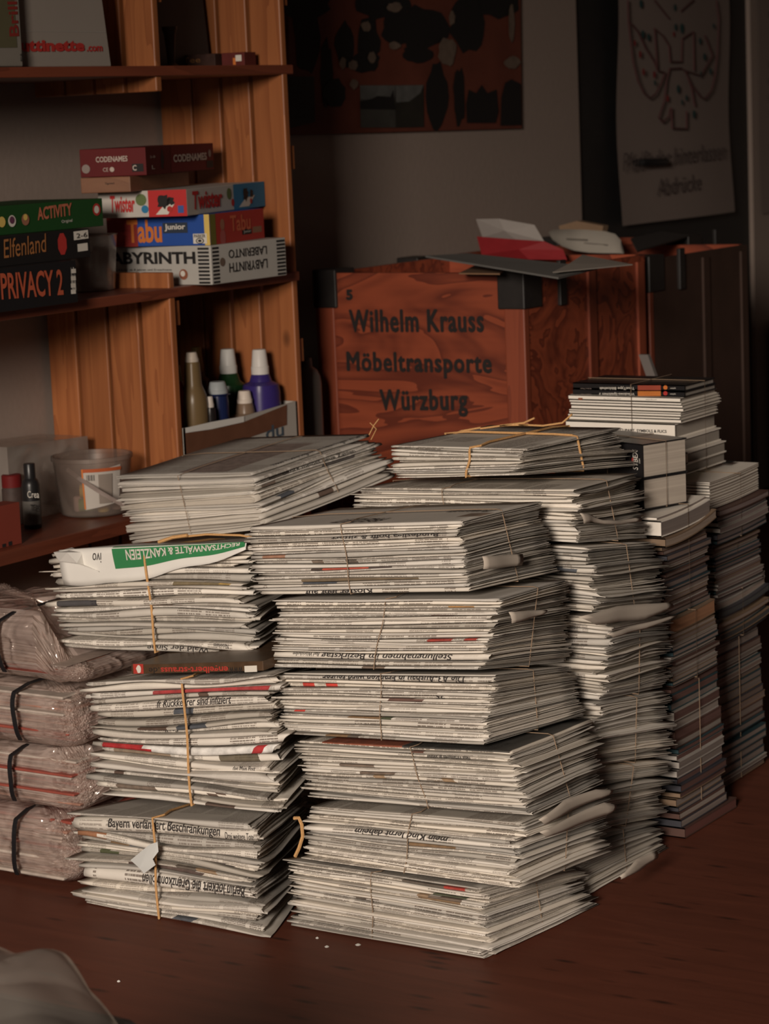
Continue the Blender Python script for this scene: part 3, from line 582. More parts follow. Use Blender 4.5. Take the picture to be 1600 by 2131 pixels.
# ------------------------------------------------------------------ newspaper bundles
INKS = [(0.10, 0.08, 0.065), (0.14, 0.10, 0.075), (0.09, 0.05, 0.035), (0.03, 0.025, 0.022), (0.12, 0.05, 0.035), (0.36, 0.03, 0.02), (0.20, 0.12, 0.06), (0.06, 0.07, 0.09), (0.30, 0.20, 0.12), (0.05, 0.06, 0.03)]
class Bundle:
    def __init__(s, px, y, depth, n, label, group, seed, yf=None, rough=1.0, swap=False, nx=18, lay=3, twine=(0.42,), side=0.5, thick=False, W=None, spot=0.16, inks={}, cat='newspapers', name='newspaper_bundle', mat=None, part='newspaper', tint=None, tw_gap=0.004, plain=False, pts=None, on=None, thk={}):
        R = np.random.RandomState(seed); s.R = R
        if pts is None:
            q = {k: v for k, v in px.items()}
            FTR, FBR = ony(*q['FTR'], y), ony(*q['FBR'], y)
            if 'FTL' in q: FTL, FBL = ony(*q['FTL'], y), ony(*q['FBL'], y)
            else: FTL, FBL = FTR + (-W, 0, 0), FBR + (-W, 0, 0)
            BTR, BBR = (ony(*q['BTR'], y + depth), ony(*q['BBR'], y + depth)) if q['BTR'] else (FTR + np.array((-.095, depth, -.030)), FBR + np.array((-.095, depth, -.004)))
            if 'zb' in q: FBL[2] = FBR[2] = BBR[2] = q['zb']
            P = dict(FTR=FTR, FBR=FBR, FTL=FTL, FBL=FBL, BTR=BTR, BBR=BBR, BTL=FTL + BTR - FTR, BBL=FBL + BBR - FBR)
            for a_, b_, c_, d_ in (('BTL', 'FTL', 'BTR', 'FTR'), ('BBL', 'FBL', 'BBR', 'FBR')): v_ = P[c_] - P[d_]; P[a_] = P[b_] + np.array((max(-.018, v_[0]), v_[1], v_[2]))
            if not q['BTR']: P['BTL'] = FTL + (.01, depth, -.03); P['BBL'] = FBL + (.01, depth, 0)
            if 'zb' in q: P['BBL'][2] = P['BBR'][2] = q['zb']
        else: P = pts
        if on is not None:   # rest on the bundle below
            Q = on.P0; n_ = np.cross(Q['FTR'] - Q['FTL'], Q['BTR'] - Q['FTR'])
            for k_ in ('FBL', 'FBR', 'BBL', 'BBR'):
                v_ = P[k_]; zz = Q['FTR'][2] - (n_[0] * (v_[0] - Q['FTR'][0]) + n_[1] * (v_[1] - Q['FTR'][1])) / n_[2]
                v_[2] = max(v_[2], zz + 0.0062)
        s.P0 = {k_: v_.copy() for k_, v_ in P.items()}
        if swap:   # the folded spines look to the right (+X) instead of the front
            P = dict(FTL=P['FTR'], FBL=P['FBR'], FTR=P['BTR'], FBR=P['BBR'], BTL=P['FTL'], BBL=P['FBL'], BTR=P['BTL'], BBR=P['BBL'])
        s.P = P
        s.W = np.linalg.norm(P['FBR'] - P['FBL']); s.D = np.linalg.norm(P['BBR'] - P['FBR']); s.H = 0.5 * (np.linalg.norm(P['FTR'] - P['FBR']) + np.linalg.norm(P['FTL'] - P['FBL']))
        base = (P['FBL'] + P['FBR'] + P['BBL'] + P['BBR']) / 4; s.org = np.array(base)
        s.root = empty(name, base, label, cat, group)
        th = R.uniform(0.55, 1.5, n) ** (1.0 if rough < 1.5 else 1.3)
        for k_, v_ in thk.items(): th[k_] = v_
        c = np.concatenate([[0], np.cumsum(th)]); s.z = c / c[-1] * s.H; s.n = n; s.rough = rough
        hm = s.H / n
        s.k = R.uniform(4, 26, (n + 1, 3, 2)); s.ph = R.uniform(0, 6.28, (n + 1, 3)); s.am = R.uniform(0.05, 0.20, (n + 1, 3)) * hm * min(rough, 1.7)
        s.am[0] *= 0.05; s.am[-1] *= 0.12
        s.sk = R.uniform(3, 11, (3, 2)); s.sp = R.uniform(0, 6.28, 3); s.sw = R.uniform(2, 7, 3)
        s.y0 = R.normal(0, 0.0036 * rough, n); s.sl = R.normal(0, 0.006 * rough, n)
        s.x0 = R.normal(0, 0.0035 * rough, n); s.wf = 1 - np.abs(R.normal(0, 0.010 * rough, n)) * (R.rand(n) < 0.7)
        for i in np.where(R.rand(n) < 0.16)[0]: s.y0[i] += R.uniform(0.002, 0.009) * R.choice((-1, 1)); s.x0[i] += R.normal(0, 0.008)
        s.papers = []
        for i in range(n):
            s.papers.append(s.paper(i, nx, lay, inks.get(i), spot, mat or M_NEWS, part, tint, plain))
        r = 0.0021 if thick else 0.0008
        t = MB(); first = True
        for u in twine:
            x = u * s.W; g = tw_gap
            loop = [(x + 0.0015 * math.sin(k * 0.9 + seed), -g, s.H * k / 9) for k in range(10)]
            loop += [(x + 0.01, 0.01, s.H + 0.002)] + [(x, s.D * k / 6, s.H + 0.003) for k in range(1, 6)]
            loop += [(x, s.D + g, s.H), (x, s.D + g, 0), (x, s.D * .5, 0.001), (x, 0.0, 0.001)]
            t.tube([s.w(*p) for p in loop], r, 6, closed=True)
        if side is not None:
            y_ = side * s.D; g = tw_gap
            loop = [(s.W + g, y_ + 0.006 * (k / 9 - .5), s.H * (1 - k / 9)) for k in range(10)] + [(s.W * .5, y_, 0.001), (-g, y_, 0), (-g, y_, s.H)]
            loop += [(s.W * k / 6, y_, s.H + 0.003) for k in range(1, 6)] + [(s.W - 0.006, y_, s.H + 0.002)]
            t.tube([s.w(*p) for p in loop], r, 6, closed=True)
        if twine or side is not None: t.build('twine', M_JUTE if thick else M_TWINE, s.root)
    def zf(s, i, x, y):
        w = s.z[i] / s.H
        z = s.z[i] + 0 * x
        for k in range(3): z = z + s.am[i, k] * np.cos(s.k[i, k, 0] * x + s.k[i, k, 1] * y + s.ph[i, k])
        for k in range(3): z = z + (0.0013 * s.rough if s.rough < 1.6 else 0.0042) * math.sin(math.pi * w) * np.cos(s.sk[k, 0] * x + s.sk[k, 1] * y + s.sp[k] + s.sw[k] * w)
        return z
    def w(s, x, y, z):
        P = s.P; u, v, t = np.asarray(x) / s.W, np.asarray(y) / s.D, np.asarray(z) / s.H
        u, v, t = (np.asarray(q, float)[..., None] for q in (u, v, t))
        return ((1 - t) * ((1 - v) * ((1 - u) * P['FBL'] + u * P['FBR']) + v * ((1 - u) * P['BBL'] + u * P['BBR']))
                + t * ((1 - v) * ((1 - u) * P['FTL'] + u * P['FTR']) + v * ((1 - u) * P['BTL'] + u * P['BTR'])))
    def paper(s, i, nx, lay, inks, spot, mat, part, tint, plain):
        R = s.R; V = []; Fq = []; SM = []; UV = []; INK = []; off = 0
        arm = np.array([1.0, 0.8, 0.6, 0.4, 0.22, 0.1, 0.035]); na = len(arm)
        ang = np.radians([90, 62, 32, 0, -32, -62, -90]); n_ = na + len(ang) + na
        patches = []
        if inks is not None: patches = inks
        elif not plain and R.rand() < spot:
            for _ in range(R.randint(1, 3)):
                a = R.uniform(0.02, 0.32); patches.append((a, a + R.uniform(0.012, 0.09), -0.02, 0.02, INKS[R.randint(len(INKS))]))
        for j in range(lay):
            full = s.W * s.wf[i]
            e_j = j / (2.0 * lay)
            jit = R.normal(0, 0.0032 * s.rough, 2); jit[R.rand(2) < 0.2] -= R.uniform(0.004, 0.016)
            xs0 = s.x0[i] + R.normal(0, 0.0012); D = s.D * (1 - abs(R.normal(0, 0.010)))
            X = np.linspace(0, 1, nx + 1)[:, None]
            up = np.concatenate([np.ones(na), np.linspace(1, 0, len(ang)), np.zeros(na)])[None, :]
            rag = R.normal(0, 0.0007, (1, n_))
            xr = full + s.x0[i] + jit[0] * up + jit[1] * (1 - up) + rag; xl = xs0 + R.normal(0, 0.0009, (1, n_)) + 0.003 * R.normal()
            xx = xl + (xr - xl) * X
            rings = []
            for inner in (0, 1):
                # thickness fraction of the paper: outer skin or inner skin of this leaf
                f = 0.03 + 0.94 * e_j + inner * (0.66 / (2.0 * lay)) * (0.95 if j < lay - 1 else 0.9)
                hm = s.H / s.n
                yfr = s.y0[i] + s.sl[i] * (xx / s.W - .5) + f * hm * 0.9
                zc0 = s.zf(i, xx, 0 * xx + .01); zc1 = s.zf(i + 1, xx, 0 * xx + .01)
                rr = np.maximum((zc1 - zc0) * 0.5 * (1 - 2 * f), 0.0001) * 0.85
                yy = np.empty((nx + 1, n_)); zz = np.empty((nx + 1, n_))
                for k in range(n_):
                    if k < na: yk = yfr[:, k] + rr[:, k] + (D - rr[:, k]) * arm[k]; a = 1.0
                    elif k < na + len(ang): a0 = ang[k - na]; yk = yfr[:, k] + rr[:, k] * (1 - math.cos(a0)); a = math.sin(a0)
                    else: yk = yfr[:, k] + rr[:, k] + (D - rr[:, k]) * arm[::-1][k - na - len(ang)]; a = -1.0
                    z0 = s.zf(i, xx[:, k], yk); z1 = s.zf(i + 1, xx[:, k], yk)
                    z1 = np.maximum(z1, z0 + 0.25 * hm)
                    g = 0.85 * (z1 - z0) * 0.5 * (1 - 2 * f)
                    yy[:, k] = yk; zz[:, k] = (z0 + z1) / 2 + a * g
                rings.append((yy, zz))
            loopY = np.concatenate([rings[0][0], rings[1][0][:, ::-1]], 1); loopZ = np.concatenate([rings[0][1], rings[1][1][:, ::-1]], 1)
            loopX = np.concatenate([xx, xx[:, ::-1]], 1)
            m = 2 * n_
            hz = 0.5 * s.H / s.n
            sv = np.concatenate([hz * 1.57 + s.D * arm, hz * ang, -(hz * 1.57 + s.D * arm[::-1])]); sv2 = np.concatenate([sv, sv[::-1]])
            P = s.w(loopX, loopY, loopZ).reshape(-1, 3)
            uv = np.stack([np.clip(loopX, 0, None), np.broadcast_to(sv2[None, :], loopX.shape)], -1).reshape(-1, 2)
            a, b = np.meshgrid(np.arange(nx), np.arange(m), indexing='ij'); bn = (b + 1) % m
            q = np.stack([a * m + b, (a + 1) * m + b, (a + 1) * m + bn, a * m + bn], -1).reshape(-1, 4)
            caps = []
            for k in range(n_ - 1):
                k2 = m - 1 - k
                caps.append((nx * m + k, nx * m + k2, nx * m + k2 - 1, nx * m + k + 1)); caps.append((k + 1, k2 - 1, k2, k))
            ink = np.zeros((len(q) + len(caps), 4))
            for k in range(len(caps)):   # cut edges: some sheets greyer than others
                if k % 2 == 0: sh_ = R.choice((0, .25, .5, .75), p=(.45, .2, .2, .15)) if k in (0, 2 * (na + 3)) else sh_
                ink[len(q) + k] = (0.10, 0.075, 0.06, sh_)
            if j == 0 and patches:
                xc = (loopX[:-1, :] + loopX[1:, :]) / 2; sc_ = (sv2 + np.roll(sv2, -1)) / 2
                for (x0, x1, s0, s1, col) in patches:
                    msk = (xc > x0) & (xc < x1) & (sc_[None, :] > s0) & (sc_[None, :] < s1) & (np.arange(m)[None, :] < n_)
                    ink[:len(q)][msk.reshape(-1)] = (*col, 0.92)
            V.append(P); Fq.append(q + off); Fq.append(np.array(caps) + off); SM += [True] * len(q) + [False] * len(caps); UV.append(uv); INK.append(ink); off += len(P)
        V = np.concatenate(V) - s.org
        me = mesh_np(V, np.concatenate(Fq), SM, np.concatenate(UV), np.concatenate(INK))
        o = link(part, me, mat, s.root)
        if tint is None:
            t = R.rand(); v = R.uniform(0.54, 0.74) if t < 0.7 else R.uniform(0.36, 0.52)
            w_ = R.uniform(0.0, 1.0); col = (v, v * (0.94 - 0.03 * w_), v * (0.86 - 0.07 * w_))
        else:
            k = R.uniform(0.85, 1.15); col = tuple(k * q for q in tint)
        o.color = (*col, 0.12 if R.rand() < .22 else R.uniform(.55, 1.0))
        return o
    def surf(s, i, x, sd, lift=0.0006):
        """point of the outer skin of paper i at x and signed distance sd from its fold"""
        x = np.asarray(x, float); sd = np.asarray(sd, float)
        y00 = s.y0[i] + s.sl[i] * (x / s.W - .5)
        zc0 = s.zf(i, x, 0 * x + .01); zc1 = s.zf(i + 1, x, 0 * x + .01); r = np.maximum((zc1 - zc0) * .5, .0004)
        a = np.clip(sd / r, -math.pi / 2, math.pi / 2); ex = np.maximum(np.abs(sd) - r * math.pi / 2, 0)
        y = y00 + r * (1 - np.cos(a)) + ex - lift * np.cos(a)
        z0 = s.zf(i, x, y); z1 = s.zf(i + 1, x, y); z = (z0 + z1) / 2 + np.sin(a) * ((z1 - z0) / 2 + lift)
        return s.w(x, y, z)
    def words(s, i, txt, x0, x1, s0, s1, bold=0.02, shear=0.0, flip=True, m=None, name='headline', lift=0.0007):
        G, Fc, _ = fine_glyphs(txt, bold, shear)
        gx, gy = G[:, 0], G[:, 1]
        if flip: gx, gy = 1 - gx, 1 - gy
        P = s.surf(i, x0 + gx * (x1 - x0), s0 + gy * (s1 - s0), lift)
        b = MB(); b.add(P, Fc); return b.build(name, m or M_INK, s.papers[i], autosmooth=False)
    def patch(s, i, x0, x1, s0, s1, m, name='print', nx=14, ns=8, lift=0.0005, skew=0.0):
        A, B = np.meshgrid(np.linspace(0, 1, nx + 1), np.linspace(0, 1, ns + 1), indexing='ij')
        xx = x0 + A * (x1 - x0) + skew * B; ss = s0 + B * (s1 - s0)
        P = s.surf(i, xx, ss, lift).reshape(-1, 3)
        Fc = [(a * (ns + 1) + b, (a + 1) * (ns + 1) + b, (a + 1) * (ns + 1) + b + 1, a * (ns + 1) + b + 1) for a in range(nx) for b in range(ns)]
        b = MB(); b.add(P, Fc, True); return b.build(name, m, s.papers[i], autosmooth=False)

GF, GL, GR = 'tied newspaper bundles of the front pile', 'tied newspaper bundles of the left pile', 'tied newspaper bundles of the rear pile'
K = ('FTL', 'FTR', 'FBR', 'FBL', 'BTR', 'BBR')
def px6(*q): return dict(zip(K, q))
YF = 3.13
FR6 = Bundle({**px6((607, 1790), (1009, 1850), (1012, 2012), (612, 1927), (1208, 1805), (1232, 1915)), 'zb': 0.002}, YF, 0.29, 25, 'newspaper bundle at the very bottom of the front pile, sagging on the floor', GF, 11, rough=1.15, twine=(0.43,))
FR5 = Bundle(px6((650, 1676), (1087, 1712), (1070, 1858), (638, 1784), (1268, 1640), (1262, 1775)), YF, 0.29, 21, 'newspaper bundle second from the bottom of the front pile', GF, 12, rough=1.25, twine=(0.49,), thk={12: 2.2}, on=FR6)
FR4 = Bundle(px6((617, 1541), (1059, 1565), (1105, 1700), (648, 1660), (1232, 1497), (1253, 1632)), YF, 0.285, 21, 'newspaper bundle in the front pile with a dark red picture on its top page', GF, 13, rough=1.1, twine=(0.55,), inks={20: [(0.05, 0.2, 0.0, 0.3, (0.22, 0.05, 0.02)), (0.2, 0.4, 0.0, 0.3, (0.02, 0.02, 0.02))]}, on=FR5)
FR3 = Bundle(px6((568, 1400), (1024, 1404), (1005, 1552), (588, 1527), (1183, 1386), (1215, 1490)), YF, 0.285, 22, 'newspaper bundle third from the top of the front pile, red marks on its spines', GF, 14, rough=1.0, twine=(0.51,), thk={20: 2.2, 18: 1.5}, on=FR4,
             inks={18: [(0.05, 0.062, -.004, .004, (0.5, .03, .02)), (0.085, 0.1, -.004, .004, (0.5, .03, .02))], 9: [(0.03, .05, -.004, .004, (.5, .03, .02)), (.07, .08, -.004, .004, (.5, .03, .02))], 14: [(0.2, 0.26, -.01, .01, (0.1, .04, .03))]})
FR2 = Bundle(px6((583, 1247), (1043, 1245), (1000, 1397), (570, 1390), (1184, 1203), (1183, 1380)), YF, 0.285, 24, 'newspaper bundle second from the top of the front pile', GF, 15, rough=0.95, twine=(0.5,), inks={21: [(0.31, 0.36, -.004, .006, (0.4, .2, .06))], 9: [(0.28, .32, -.01, .01, (.3, .03, .02)), (.345, .375, -.01, .01, (.3, .03, .02))]}, thk={3: 2.3, 1: 1.6}, on=FR3)
FR1 = Bundle(px6((517, 1096), (955, 1083), (977, 1232), (538, 1247), (1122, 1042), (1162, 1190)), YF, 0.285, 22, 'newspaper bundle on top of the front pile, FREIZEIT page uppermost', GF, 16, rough=0.95, twine=(0.46,), thk={17: 1.6, 0: 1.5, 12: 1.5}, on=FR2,
             inks={8: [(0.10, 0.14, -.01, .01, (.05, .03, .025)), (0.14, 0.215, -.01, .01, (.42, .07, .04)), (.215, .26, -.01, .01, (.05, .03, .03))], 4: [(.1, .3, -.01, .006, (.13, .09, .05))], 12: [(.03, .07, -.01, .01, (.32, .16, .1))], 21: [(0.36, 0.40, 0.05, 0.1, (0.2, 0.14, 0.1))]})
FR1.papers[21].color[3] = .10
FR1.words(21, 'FREIZEIT', 0.145, 0.235, 0.022, 0.072, 0.01)
FR1.words(21, 'ITV feiert am', 0.30, 0.39, 0.125, 0.165, 0.01, shear=0.2)
FR1.words(17, 'Bundesliga hofft & zittert', 0.16, 0.36, -0.001, 0.006, 0.02)
FR1.words(0, 'Kloster lebt auf', 0.09, 0.22, -0.004, 0.004, 0.02)
FR2.words(3, 'Stellungnahmen im Bezirkstag', 0.09, 0.33, -0.004, 0.008, 0.015)
FR2.words(3, 'Bad Wörishofen', 0.035, 0.085, -0.001, 0.006, 0.0)
FR3.words(20, 'Die A3-Ausbau in Franken wird teurer', 0.09, 0.33, -0.005, 0.0075, 0.015)
FR3.words(15, '25', 0.285, 0.30, -0.003, 0.005, 0.02)
FR4.words(18, 'Wirtschaft im Herbst', 0.17, 0.22, -.003, .004, 0.02)
FR4.words(17, 'Neue Verbindungen ab Sommer', 0.25, 0.33, -.003, .004, 0.02)
FR5.words(12, 'mein Kind lernt daheim', 0.09, 0.26, -0.003, 0.007, 0.02)
FR6.words(1, 'besten Dank', 0.24, 0.31, -0.003, 0.005, 0.02)

# left pile: loosely folded, tied with thick jute
LF1 = Bundle({**px6((155, 1690), (536, 1712), (540, 1942), (172, 1882), None, None), 'zb': 0.002}, 3.07, 0.27, 19, 'crumpled jute-tied newspaper bundle at the foot of the left pile with a tape scrap', GL, 21, rough=2.3, twine=(0.46,), side=None, thick=True, spot=0.3, tw_gap=0.012,
             inks={16: [], 18: [], 12: [(0.13, 0.15, -.01, .01, (.45, .05, .03)), (0.15, 0.31, -.01, .01, (.04, .03, .03))], 15: [(0.0, 0.05, -.01, .01, (.3, .12, .05))], 17: [], 9: [(.1, .25, -.01, .01, (.07, .04, .035))], 11: [(.04, .07, -.01, .01, (.06, .07, .03))], 7: []}, thk={17: 3.0, 18: .7, 7: 2.2, 15: 1.6})
LF1.words(17, 'Bayern verlängert Beschränkungen', 0.075, 0.295, -0.008, 0.013, 0.012, flip=False)
LF1.words(17, 'Drei weitere Tote', 0.305, 0.36, -0.007, 0.004, 0.0, flip=False)
LF1.words(7, 'Berlin lockert die Grenzkontrollen', 0.13, 0.345, -0.008, 0.010, 0.012)
LF2 = Bundle(px6((183, 1418), (566, 1405), (580, 1690), (208, 1655), None, None), 3.09, 0.27, 23, 'jute-tied newspaper bundle in the middle of the left pile, red and white folder in it', GL, 22, rough=1.9, twine=(0.54,), side=None, thick=True, tw_gap=0.010, on=LF1,
             inks={18: [], 11: [(0.015, 0.11, -.01, .01, (.38, .015, .02)), (0.11, 0.33, -.01, .01, (.72, .70, .67)), (.33, .352, -.01, .01, (.38, .015, .02)), (.352, .40, -.01, .01, (.72, .70, .67))], 20: [(.14, .36, -.004, .01, (.35, .02, .025))], 10: [(.03, .15, -.01, .01, (.22, .16, .11)), (.25, .33, -.01, .01, (.10, .08, .05))]}, thk={18: 1.6, 17: 1.8, 11: 1.9, 10: 1.3})
LF2.words(18, 'fr Rückkehrer sind infiziert', 0.14, 0.29, -0.003, 0.010, 0.012, shear=0.15, flip=False)
LF2.words(9, 'der Main Post', 0.285, 0.33, -0.003, 0.005, 0.0, flip=False)
LF2.words(14, 'Stellung neu', 0.09, 0.17, -0.001, 0.006, 0.01)
LF3 = Bundle(px6((103, 1152), (520, 1135), (538, 1366), (133, 1346), None, None), 3.20, 0.27, 22, 'jute-tied newspaper bundle on top of the left pile under a green and white sheet', GL, 23, rough=1.9, twine=(0.50,), side=None, thick=True, tw_gap=0.010, on=LF2,
             inks={21: [], 20: [], 14: [(.27, .37, -.01, .008, (.16, .12, .06)), (.37, .39, -.01, .01, (.4, .25, .06))], 11: [(.0, .1, -.004, .01, (.03, .03, .04))], 9: []})
LF3.words(0, 'Wald der Sinne', 0.19, 0.32, -0.002, 0.006, 0.01)
LF3.words(1, 'Nationales', 0.33, 0.36, -0.002, 0.005, 0.0)
LB = {}
_a = dict(FTL=ony(240, 992, 3.58), FTR=ony(522, 986, 3.58), FBR=ony(548, 1100, 3.58), FBL=ony(272, 1130, 3.58))
_b = dict(BTR=ony(768, 905, 3.94), BBR=ony(828, 990, 3.94)); _b['BTL'] = _a['FTL'] + _b['BTR'] - _a['FTR']; _b['BBL'] = _a['FBL'] + _b['BBR'] - _a['FBR']
LB1 = Bundle(None, 0, 0, 14, 'newspaper bundle lying tilted behind the left pile, its spines turned to the right', GL, 31, rough=1.4, twine=(0.55,), side=0.52, swap=True, pts={**_a, **_b}, inks={13: [(0.02, .3, 0.08, .2, (.22, .17, .15))], 9: [(.02, .06, -.01, .01, (.14, .1, .08)), (.2, .3, -.01, .01, (.07, .06, .06))], 11: [(.05, .1, -.01, .01, (.1, .08, .07))]})
LB1.words(13, 'Neue Woche beginnt mit vielen Fragen im Land', 0.08, 0.37, 0.000, 0.012, 0.015, flip=False)
LB1.words(11, 'Bezirk meldet neue Zahlen', 0.08, 0.30, -0.002, 0.004, 0.01, flip=False)
# what carries it: two more bundles, nearly out of sight
lowx0, lowx1, lowy0, lowy1 = -2.90, -2.52, 3.60, 3.93
zl = [0.0, 0.27, min(_a['FBR'][2], _a['FBL'][2]) - 0.004]
for k in range(2):
    z0, z1 = zl[k], zl[k + 1] - 0.002
    g = lambda x, y, z: np.array((x, y, z), float)
    Bundle(None, 0, 0, 12, ('newspaper bundle on the floor behind the left pile, almost hidden', 'almost hidden newspaper bundle directly under the tilted one behind the left pile')[k], GL, 33 + k, lay=1, nx=6, swap=True,
           pts=dict(FTL=g(lowx0, lowy0, z1), FTR=g(lowx1, lowy0, z1), FBR=g(lowx1, lowy0, z0), FBL=g(lowx0, lowy0, z0), BTR=g(lowx1, lowy1, z1), BBR=g(lowx1, lowy1, z0), BTL=g(lowx0, lowy1, z1), BBL=g(lowx0, lowy1, z0)))

# rear pile
YR = 3.47
def rear(n, seed, label, ftr, fbr, btr, bbr, **k):
    return Bundle({'FTR': ftr, 'FBR': fbr, 'BTR': btr, 'BBR': bbr, **k.pop('q', {})}, YR, 0.29, n, label, GR, seed, W=0.41, nx=14, spot=0.1, rough=1.45, **k)
RB7 = rear(20, 47, 'newspaper bundle at the bottom of the rear pile, right edge on the floor', (1215, 1742), (1215, 1874), (1368, 1710), (1378, 1824), q={'zb': 0.002})
RB6 = rear(19, 46, 'newspaper bundle second from the bottom of the rear pile', (1225, 1606), (1215, 1738), (1402, 1583), (1372, 1706), on=RB7)
RB5 = rear(19, 45, 'newspaper bundle third from the bottom of the rear pile', (1248, 1466), (1226, 1602), (1392, 1438), (1400, 1579), on=RB6)
RB4 = rear(22, 44, 'newspaper bundle fourth from the bottom of the rear pile, a page jutting from its top', (1262, 1285), (1255, 1462), (1392, 1262), (1388, 1434), on=RB5)
RB3 = rear(18, 43, 'newspaper bundle third from the top of the rear pile', (1228, 1140), (1240, 1281), (1368, 1128), (1385, 1258), on=RB4)
RB2 = rear(17, 42, 'newspaper bundle second from the top of the rear pile, text columns on its top page', (1192, 1018), (1205, 1136), (1322, 984), (1352, 1122), q={'FTL': (737, 1016), 'FBL': (750, 1136)}, twine=(0.42,), on=RB3)
RB1 = Bundle(px6((815, 926), (1088, 934), (1075, 990), (812, 996), (1283, 889), (1312, 970)), YR + 0.02, 0.32, 12, 'slim newspaper bundle crowning the rear pile, tied with jute in a bow', GR, 41, rough=1.3, twine=(0.62,), side=0.55, thick=True, spot=0.1, on=RB2)
RB2.papers[-1].color[3] = 1.0; RB1.papers[-1].color[3] = 0.9
b = MB()   # the ends of its bow
for pts in ([(1000, 890), (960, 897), (940, 905)], [(1080, 884), (1130, 886), (1170, 880), (1190, 862)], [(1040, 886), (1090, 880), (1112, 870)], [(1000, 892), (1050, 885), (1100, 884)]):
    b.tube([ony(px, py, YR + 0.2) for px, py in pts], 0.0018, 6)
b.build('twine_bow', M_JUTE, RB1.root, 'loose ends of the jute bow')

def flap(bn, up, lo, x, label=None, name='loose_page'):
    """a page sticking out of a bundle's right side: upper and lower edge in pixels on the plane x"""
    V = []; n_ = len(up)
    U = [onx(*q, x) for q in up]; W_ = [onx(*q, x) for q in lo]; ns = 3; sub_ = 4
    m_ = (n_ - 1) * sub_
    for i in range(m_ + 1):
        k, t = min(i // sub_, n_ - 2), (i - min(i // sub_, n_ - 2) * sub_) / sub_
        a, c_ = U[k] * (1 - t) + U[k + 1] * t, W_[k] * (1 - t) + W_[k + 1] * t
        for j in range(ns + 1): q = a + (c_ - a) * j / ns; V.append(q + np.array((0.0022 * math.sin(math.pi * j / ns) + .0018 * math.sin(i * .8), 0, 0)))
    b = MB(); b.add(V, [(i * (ns + 1) + j, (i + 1) * (ns + 1) + j, (i + 1) * (ns + 1) + j + 1, i * (ns + 1) + j + 1) for i in range(m_) for j in range(ns)], True)
    o = b.build(name, M_PAGEF, bn.root, label, autosmooth=False); sd_ = o.modifiers.new('thick', 'SOLIDIFY'); sd_.thickness = 0.0012; return o
M_PAGEF = flat('loose_newsprint', (0.46, 0.40, 0.34), .85, .08, 14)
flap(FR1, [(1003, 1158), (1040, 1156), (1086, 1153)], [(1005, 1184), (1045, 1181), (1085, 1176)], -1.868)
flap(FR2, [(1058, 1274), (1098, 1271), (1138, 1270)], [(1064, 1297), (1095, 1289), (1130, 1278)], -1.815)
flap(FR5, [(1120, 1706), (1172, 1666), (1238, 1643), (1275, 1644)], [(1132, 1716), (1185, 1688), (1240, 1664), (1268, 1653)], -1.790)
flap(FR5, [(1122, 1732), (1182, 1702), (1255, 1670), (1282, 1676)], [(1135, 1742), (1190, 1722), (1255, 1697), (1274, 1689)], -1.785)
flap(RB4, [(1203, 1284), (1282, 1262), (1340, 1257), (1396, 1254)], [(1240, 1300), (1285, 1293), (1340, 1289), (1400, 1263)], -1.800)
flap(RB4, [(1262, 1320), (1300, 1308), (1341, 1297), (1408, 1280)], [(1275, 1326), (1305, 1317), (1341, 1308), (1405, 1283)], -1.795)
flap(RB2, [(1206, 1068), (1225, 1070), (1250, 1082), (1290, 1084), (1332, 1077)], [(1214, 1089), (1230, 1085), (1256, 1090), (1290, 1091), (1332, 1084)], -1.862)
flap(RB7, [(1289, 1824), (1322, 1789), (1366, 1771)], [(1291, 1829), (1333, 1810), (1367, 1786)], -1.800)

# ------------------------------------------------------------------ lower shelf: bucket of chalk, glue bottles, paints in a carton
ZL = ZB[2] + .0006
p = onz(198, 1068, ZL)   # centre of the bucket's foot
bk = empty('chalk_bucket', (p[0], p[1], ZL), 'translucent plastic bucket with chalk and a folded handle on the lower shelf', 'bucket')
FILM1 = film('milky_plastic', (0.60, 0.50, 0.44), 0.20, 0.4, .05, 9.0, .30)
b = MB(); b.lathe([(.001, .002), (.066, .002), (.068, .004), (.0795, .112), (.083, .113), (.083, .121), (.0805, .122), (.0785, .121), (.078, .112), (.067, .006), (.001, .005)], p[0], p[1], ZL, 48, closed=True); b.build('bucket_wall', FILM1, bk)
b = MB(); ax = np.array((0.842, 0.538, 0)); ax /= np.linalg.norm(ax); fw = np.array((.55, -.84, 0)); 
yh = p[1] - .080
w = [ony(px, py, yh + dy) for px, py, dy in ((141, 978, .035), (158, 991, .014), (180, 1006, .002), (205, 1022, -.004), (232, 1038, -.002), (258, 1052, .012))]
b.tube(w, 0.0045, 6); b.build('handle', film('handle_plastic', (0.55, 0.46, 0.42), 0.9, .3), bk)
b = MB(); V = []
for k in range(13):
    a = -0.25 + k / 12 * 1.05 - 0.32
    for z, r in ((.018, .0705), (.094, .0795)):
        q = np.array((p[0], p[1], 0)) + ax * r * math.sin(a + .42) + fw * r * math.cos(a + .42); V.append((q[0], q[1], ZL + z + .012 * (k / 12)))
b.add(V, [(2 * k, 2 * k + 2, 2 * k + 3, 2 * k + 1) for k in range(12)], True); lab_ = b.build('label', P_('label_white', (0.46, 0.42, 0.38)), bk, autosmooth=False)
def on_bucket(a0, a1, z0, z1, m, name, r=.0006):
    b = MB(); V = []
    for k in range(9):
        a = a0 + (a1 - a0) * k / 8
        for z in (z0, z1):
            rr = .0694 + (z - .004) / .108 * .0115 + r + .0006; q = np.array((p[0], p[1], 0)) + ax * rr * math.sin(a) + fw * rr * math.cos(a); V.append((q[0], q[1], ZL + z))
    b.add(V, [(2 * k, 2 * k + 2, 2 * k + 3, 2 * k + 1) for k in range(8)], True); b.build(name, m, lab_, autosmooth=False)
